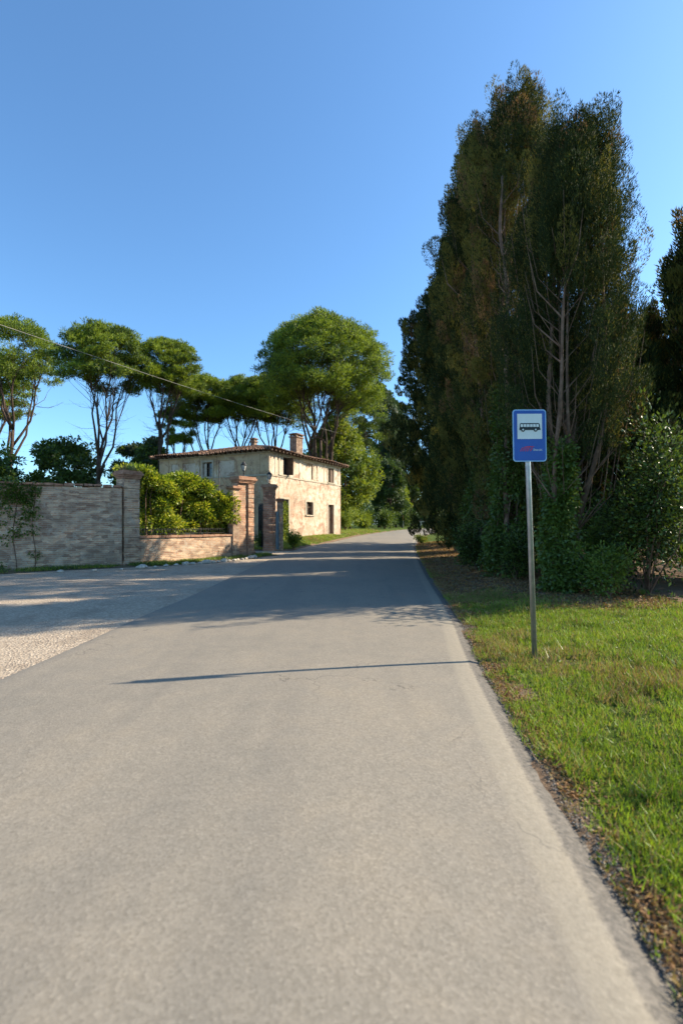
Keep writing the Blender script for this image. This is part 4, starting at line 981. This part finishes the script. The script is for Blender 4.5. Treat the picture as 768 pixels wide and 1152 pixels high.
# undergrowth
for i, (x, y, r_, h, mats, wts, lab, n, lf) in enumerate([
    (5.15, 9.6, .62, 1.0, [M_bush, M_ivy], (.7, .3), 'light green bush at the foot of the nearest cypress, right of the sign pole', 3600, .075),
    (4.3, 12.3, .75, 1.25, [M_ivy, M_cyp, M_bush], (.5, .35, .15), 'dark shrub at the foot of the second cypress', 5200, .07),
    (3.95, 14.6, .8, 1.5, [M_ivy, M_cyp], (.5, .5), 'dark shrub left of the second cypress trunk', 5200, .08),
    (4.9, 19.4, 1.1, 2.0, [M_ivy, M_cyp], (.4, .6), 'dark shrub in the gap beyond the third cypress', 5200, .10),
    (6.0, 11.6, .9, 2.0, [M_ivy, M_bush], (.6, .4), 'leafy shrub behind the nearest cypress', 5600, .085),
    (6.1, 9.9, 1.15, 3.7, [M_ivy, M_cyp], (.55, .45), 'tall rounded shrub added at the right edge of the verge to shade the road', 9000, .10),  # made-up shrub, added so its shadow reaches across the near road
    (8.3, 10.8, 1.2, 2.3, [M_ivy, M_broad], (.5, .5), 'tall shrub in front of the cypress at the right edge', 6000, .10),
    (5.8, 16.6, 1.2, 2.8, [M_ivy, M_cyp], (.4, .6), 'tall dark shrub behind the cypress trunks', 6000, .10),
    (4.95, 30.6, .5, .55, [M_bush, M_grass2], (.7, .3), 'low bright bush by the road at the foot of the broad cypress', 1400, .09)]):
    bush('shrub', 'shrub', x, y, r_, h, lab, mats, wts, n, lf, 40+i, 'undergrowth below the cypresses')

# ------------------------------------------------------------------ distant wood, fence, poles, wire
cl = Cloud(); random.seed(9)
for i in range(420):
    t = random.random(); x = -75+165*t; y = 98+14*random.random()+.15*abs(x-10); hh_ = random.uniform(4, 8.5)
    n = 90; d, pp = ball(n, .3); P = np.array([x, y, 1.2+hh_*random.uniform(.15, .9)])+pp*np.array([2.4, 2.4, 1.9])
    cl.add(P, d, RNG.uniform(.5, 1.0, n), .42, RNG.choice(3, n, p=[.5, .3, .2]))
tag(cl.build('distant_wood', [M_pine2, M_broad, M_grey]), 'far off wood closing the horizon', 'woodland', kind='stuff')
cl = Cloud()
for i in range(260):
    t = random.random(); x = 9.5+10*random.random()+.1*t; y = 11.5+24*t; n = 120; d, pp = ball(n, .3)
    P = np.array([x+1.2, y, G(x, y)+3.4*random.random()])+pp*np.array([1.0, 1.0, .8]); cl.add(P, d, RNG.uniform(.10, .2, n), .09, RNG.choice(2, n, p=[.7, .3]))
tag(cl.build('thicket', [M_ivy, M_broad]), 'dense thicket behind the cypress row', 'undergrowth', kind='stuff')
fn = tag(empty('rail_fence', (10, 70, G(10, 70))), 'low dark rail fence at the far bend of the road', 'fence')
fp_ = [(7.2+i*1.5, 73+.25*i) for i in range(6)]
rails = MB()
for (x, y) in fp_:
    b = MB(); b.box((x, y, G(x, y)+.6), (.12, .12, 1.2)); reparent(b.build('post', M_wood), fn)
for (a_, c_) in zip(fp_, fp_[1:]):
    for z in (.55, 1.0): rails.tube([(a_[0], a_[1], G(*a_)+z), (c_[0], c_[1], G(*c_)+z)], .05, 5)
reparent(rails.build('rails', M_wood), fn)
b = MB(); b.box((11.1, 71.0, G(11.1, 71)+.85), (1.5, .3, .16)); b.box((11.1, 71.0, G(11.1, 71)+.39), (.5, .25, .76)); tag(b.build('stone_bench', M_stone), 'small pale stone bench at the far bend of the road', 'bench')
b = MB(); zz = G(8.6, 69.5); b.tube([(8.6, 69.5, zz-.1), (8.6, 69.5, zz+1.7)], .06, 8, 0); b.tube([(8.6, 69.5, zz+1.0), (8.6, 69.5, zz+1.72)], .066, 8, 1)
tag(b.build('marker_post', [M_stone, simple('faded_orange_paint', [(.3, (.35, .12, .05)), (.7, (.45, .18, .08))], 4)]), 'slim roadside marker post with faded orange top at the bend', 'post')
pole0 = tag(empty('utility_pole', (.35, 49.05, G(.35, 49.05))), 'wooden pole carrying the overhead cable, hidden in the yellow green tree beside the farmhouse', 'utility pole')
b = MB(); b.tube([(0, 0, -.2), (0, 0, 9.5)], [.12, .085], 10); b.build('post', M_wood, pole0)
b = MB(); b.lathe((0, -.1, 9.35), [(.03, 0), (.05, .05), (.03, .1), (.05, .14), (.02, .18)], 8); b.build('insulator', M_stone, pole0)
pA = Vector((-10.25, 7.2, 6.26)); pB = Vector((.35, 49.0, 10.4))
pts = []
for i in range(41):
    t = i/40; v = pA.lerp(pB, t); v.z -= .9*t*(1-t); pts.append(v)
b = MB(); b.tube(pts, .008, 5); tag(b.build('overhead_cable', M_cable), 'thin pale overhead cable slanting across the sky in front of the pines', 'cable')

# ------------------------------------------------------------------ grass, leaf litter, stones
def blades(n, xf, name, label, hmin, hmax, wv, mats, wts, cat='grass', lean=.35):
    X, Y = xf(n); Z = groundz(X, Y)-.01; m_ = len(X); D = RNG.normal(size=(m_, 3))*lean; D[:, 2] = 1
    cl = Cloud(); mi = RNG.choice(len(mats), m_, p=np.array(wts)/sum(wts))
    pat = fbm(X*.9+5, Y*.9+2); mi = np.where((pat > .62) & (RNG.random(m_) < .55), len(mats)-1, mi)
    cl.add(np.stack([X, Y, Z], 1), D, RNG.uniform(hmin, hmax, m_)*(.6+.8*pat), wv, mi, bend=.35, mid=.4)
    return tag(cl.build(name, mats), label, cat, kind='stuff')
def verge(n):
    # density falls with distance
    u = RNG.random(n*3); Y = 1.0+10.5*u**1.5; d = RNG.random(n*3)*5.2; X = XR(Y)+d
    g = grassy(X, Y)*(.25+.75*(fbm(X*3.1, Y*3.1) > .36)); k = RNG.random(n*3) < np.clip(g*1.3, 0, 1)
    X, Y = X[k][:n], Y[k][:n]; return X, Y
blades(150000, verge, 'grass_verge', 'sunlit green roadside grass around the sign pole', .035, .10, .0065, [M_grass, M_grass2, M_dry], (.74, .18, .08))
def sparse(n):
    Y = 1.0+28*RNG.random(n*3); d = .15+RNG.random(n*3)**2.4*3.6; X = XR(Y)+d
    k = (fbm(X*2.3+9, Y*2.3) > .44); return X[k][:n], Y[k][:n]
blades(34000, sparse, 'dry_grass', 'straggly dry grass along the bare road edge', .02, .07, .006, [M_dry, M_grass], (.75, .25), lean=.8)
def tufts(n):
    c = 260; Yc = 1.2+10*RNG.random(c)**1.3; Xc = XR(Yc)+.25+RNG.random(c)*4.5; k = RNG.random(c) < grassy(Xc, Yc)+.15; Xc, Yc = Xc[k], Yc[k]
    i = RNG.integers(0, len(Xc), n); r_ = .02+.07*RNG.random(len(Xc)); return Xc[i]+RNG.normal(0, 1, n)*r_[i], Yc[i]+RNG.normal(0, 1, n)*r_[i]
blades(11000, tufts, 'grass_tufts', 'longer tufts of coarse grass and seed stalks standing out of the verge', .10, .21, .006, [M_grass, M_hedge3, M_dry], (.55, .2, .25), lean=.45)
def weeds(n):
    c = 420; Yc = 1.1+10*RNG.random(c)**1.3; Xc = XR(Yc)+.2+RNG.random(c)*4.5
    i = RNG.integers(0, c, n); return Xc[i]+RNG.normal(0, .045, n), Yc[i]+RNG.normal(0, .045, n)
blades(9000, weeds, 'low_weeds', 'patches of low broad leaved weeds in the verge', .03, .06, .026, [M_hedge3, M_bush], (.6, .4), lean=1.6)
def lawn(n):
    Y = 25.6+24*RNG.random(n*3)**1.1; X = XL(Y)-.35-RNG.random(n*3)*4.2; k = RNG.random(n*3) < grassy(X, Y)
    k &= ((X+4.38)*-.895*-1*1+(Y-30)*-.446*1+0 > .05) | (Y > 40)
    return X[k][:n], Y[k][:n]
blades(26000, lawn, 'house_lawn', 'green grass bank between the farmhouse and the road', .07, .16, .022, [M_grass, M_grass2, M_dry], (.5, .4, .1))
def strip(n):
    s_ = RNG.uniform(-5.5, 6.0, n); t_ = -RNG.random(n)**1.1*(1.0+.25*np.sin(s_*2))-.02
    X = W0.x+Ux*s_-Uy*t_; Y = W0.y+Uy*s_+Ux*t_
    lf = s_ < -.5; X = np.where(lf, -7.35+(s_+.5)*1.4, X); Y = np.where(lf, 16.6+(s_+.5)*.68+t_, Y)
    k = fbm(X*2+3, Y*2) > .36; return X[k], Y[k]
blades(24000, strip, 'wall_foot_grass', 'strip of weeds and grass along the foot of the brick walls', .05, .17, .016, [M_grass, M_grass2, M_hedge3], (.4, .25, .35), lean=.5)
# soil under that strip
b = MB(); N = 30
for i in range(N):
    s0, s1 = -5.5+11.5*i/N, -5.5+11.5*(i+1)/N
    def pt(s_, t_):
        if s_ < -.5: x, y = -7.35+(s_+.5)*1.4, 16.6+(s_+.5)*.68+t_
        else: x, y = W0.x+Ux*s_-Uy*t_, W0.y+Uy*s_+Ux*t_
        return (x, y, G(x, y)+.004)
    e0 = -1.12-.2*math.sin(s0*2)-.08*math.sin(s0*5); e1 = -1.12-.2*math.sin(s1*2)-.08*math.sin(s1*5)
    b.poly([pt(s0, e0), pt(s1, e1), pt(s1, .1), pt(s0, .1)])
tag(b.build('earth_border', simple('dark_soil', [(.3, (.06, .05, .03)), (.55, (.12, .10, .055)), (.75, (.15, .15, .06))], 6, 1, bmp=.8)), kind='structure')
def litter(n, xf, name, label, sz):
    X, Y = xf(n); Z = groundz(X, Y)+.012; m_ = len(X); D = RNG.normal(size=(m_, 3)); D[:, 2] *= .25
    cl = Cloud(); cl.add(np.stack([X, Y, Z], 1), D, RNG.uniform(.5, 1.2, m_)*sz, sz*.55, RNG.choice(2, m_, p=[.8, .2]), bend=.2); return tag(cl.build(name, [M_litter, M_dry]), label, 'fallen leaves', kind='stuff')
def under(n):
    Y = 8.3+23*RNG.random(n)**1.2; X = XR(Y)+.25+RNG.random(n)*4; return X, Y
litter(30000, under, 'leaf_litter', 'brown fallen leaves and needles under the cypresses', .07)
def edge(n):
    Y = 1+28*RNG.random(n)**1.3; X = XR(Y)+.17+np.abs(RNG.normal(0, .13, n)); k = fbm(X*1.7+4, Y*1.7) > .33; return X[k], Y[k]
litter(12000, edge, 'edge_litter', 'brown leaf crumbs along the right edge of the road', .035)
def crumbs(n):
    Y = .9+16*RNG.random(n)**1.5; X = XR(Y)+.13+np.abs(RNG.normal(0, .10, n)); return X, Y
X, Y = crumbs(9000); m_ = len(X); Z = groundz(X, Y)+.004; Sz = RNG.uniform(.002, .0055, m_)*RNG.choice([1, 1, 1.8], m_)
bv = np.array([[1, 0, 0], [-1, 0, 0], [0, 1, 0], [0, -1, 0], [0, 0, 1], [0, 0, -1]], float); bf = np.array([[0, 2, 4], [2, 1, 4], [1, 3, 4], [3, 0, 4], [2, 0, 5], [1, 2, 5], [3, 1, 5], [0, 3, 5]])
an_ = RNG.random(m_)*6.28; ca, sa = np.cos(an_), np.sin(an_); sx_ = RNG.uniform(.7, 1.4, (m_, 3))*[1, 1, .7]
v_ = bv[None]*sx_[:, None]*Sz[:, None, None]; v2 = np.stack([v_[..., 0]*ca[:, None]-v_[..., 1]*sa[:, None], v_[..., 0]*sa[:, None]+v_[..., 1]*ca[:, None], v_[..., 2]], -1)+np.stack([X, Y, Z], 1)[:, None]
tag(fast_mesh('edge_grit', v2.reshape(-1, 3), (bf[None]+6*np.arange(m_)[:, None, None]).reshape(-1, 3), [simple('grit', [(.3, (.15, .11, .075)), (.7, (.34, .28, .21))], 30, .95, bmp=0)]), 'loose grit along the crumbling right edge of the road', 'grit', kind='stuff')
random.seed(12)
sts = [(-6.75+.06*random.random(), 15.2), (-6.25, 15.55), (-5.95, 15.9), (-5.72, 16.25), (-5.5, 16.55), (-5.28, 16.8), (-5.1, 17.0), (-4.9, 17.2), (-4.72, 17.4), (-4.55, 17.6), (-4.4, 17.8), (-4.25, 18.0), (-4.12, 18.2), (-3.98, 18.45), (-3.88, 18.7), (-3.78, 18.95), (-3.66, 19.2), (-3.55, 19.45), (-3.45, 19.7), (-7.4, 14.9), (-8.2, 14.5)]
sts.sort()
ORD = ['first', 'second', 'third', 'fourth', 'fifth', 'sixth', 'seventh', 'eighth', 'ninth', 'tenth', 'eleventh', 'twelfth', 'thirteenth', 'fourteenth', 'fifteenth', 'sixteenth', 'seventeenth', 'eighteenth', 'nineteenth', 'twentieth', 'twenty first']
for i, (x, y) in enumerate(sts):
    bm = bmesh.new(); bmesh.ops.create_icosphere(bm, subdivisions=2, radius=1)
    r_ = random.choice([.05, .07, .09, .12])*random.uniform(.85, 1.15); ph = random.uniform(0, 9); sq = (random.uniform(1.0, 1.5), random.uniform(.7, 1), random.uniform(.5, .75))
    for v in bm.verts:
        n_ = 1+.18*math.sin(v.co.x*3+ph)+.14*math.sin(v.co.y*4+ph*2)+.1*math.sin(v.co.z*5+ph)
        v.co = Vector((v.co.x*sq[0], v.co.y*sq[1], v.co.z*sq[2]))*r_*n_
    me = bpy.data.meshes.new('border_stone'); bm.to_mesh(me); bm.free(); me.materials.append(M_stone)
    o = bpy.data.objects.new('border_stone', me); COL.objects.link(o); o.location = (x, y, G(x, y)+r_*.3); o.rotation_euler = (0, 0, ph)
    tag(o, 'rough white stone, %s from the left in the row edging the grass strip' % ORD[i], 'stone', 'white stones edging the grass strip')
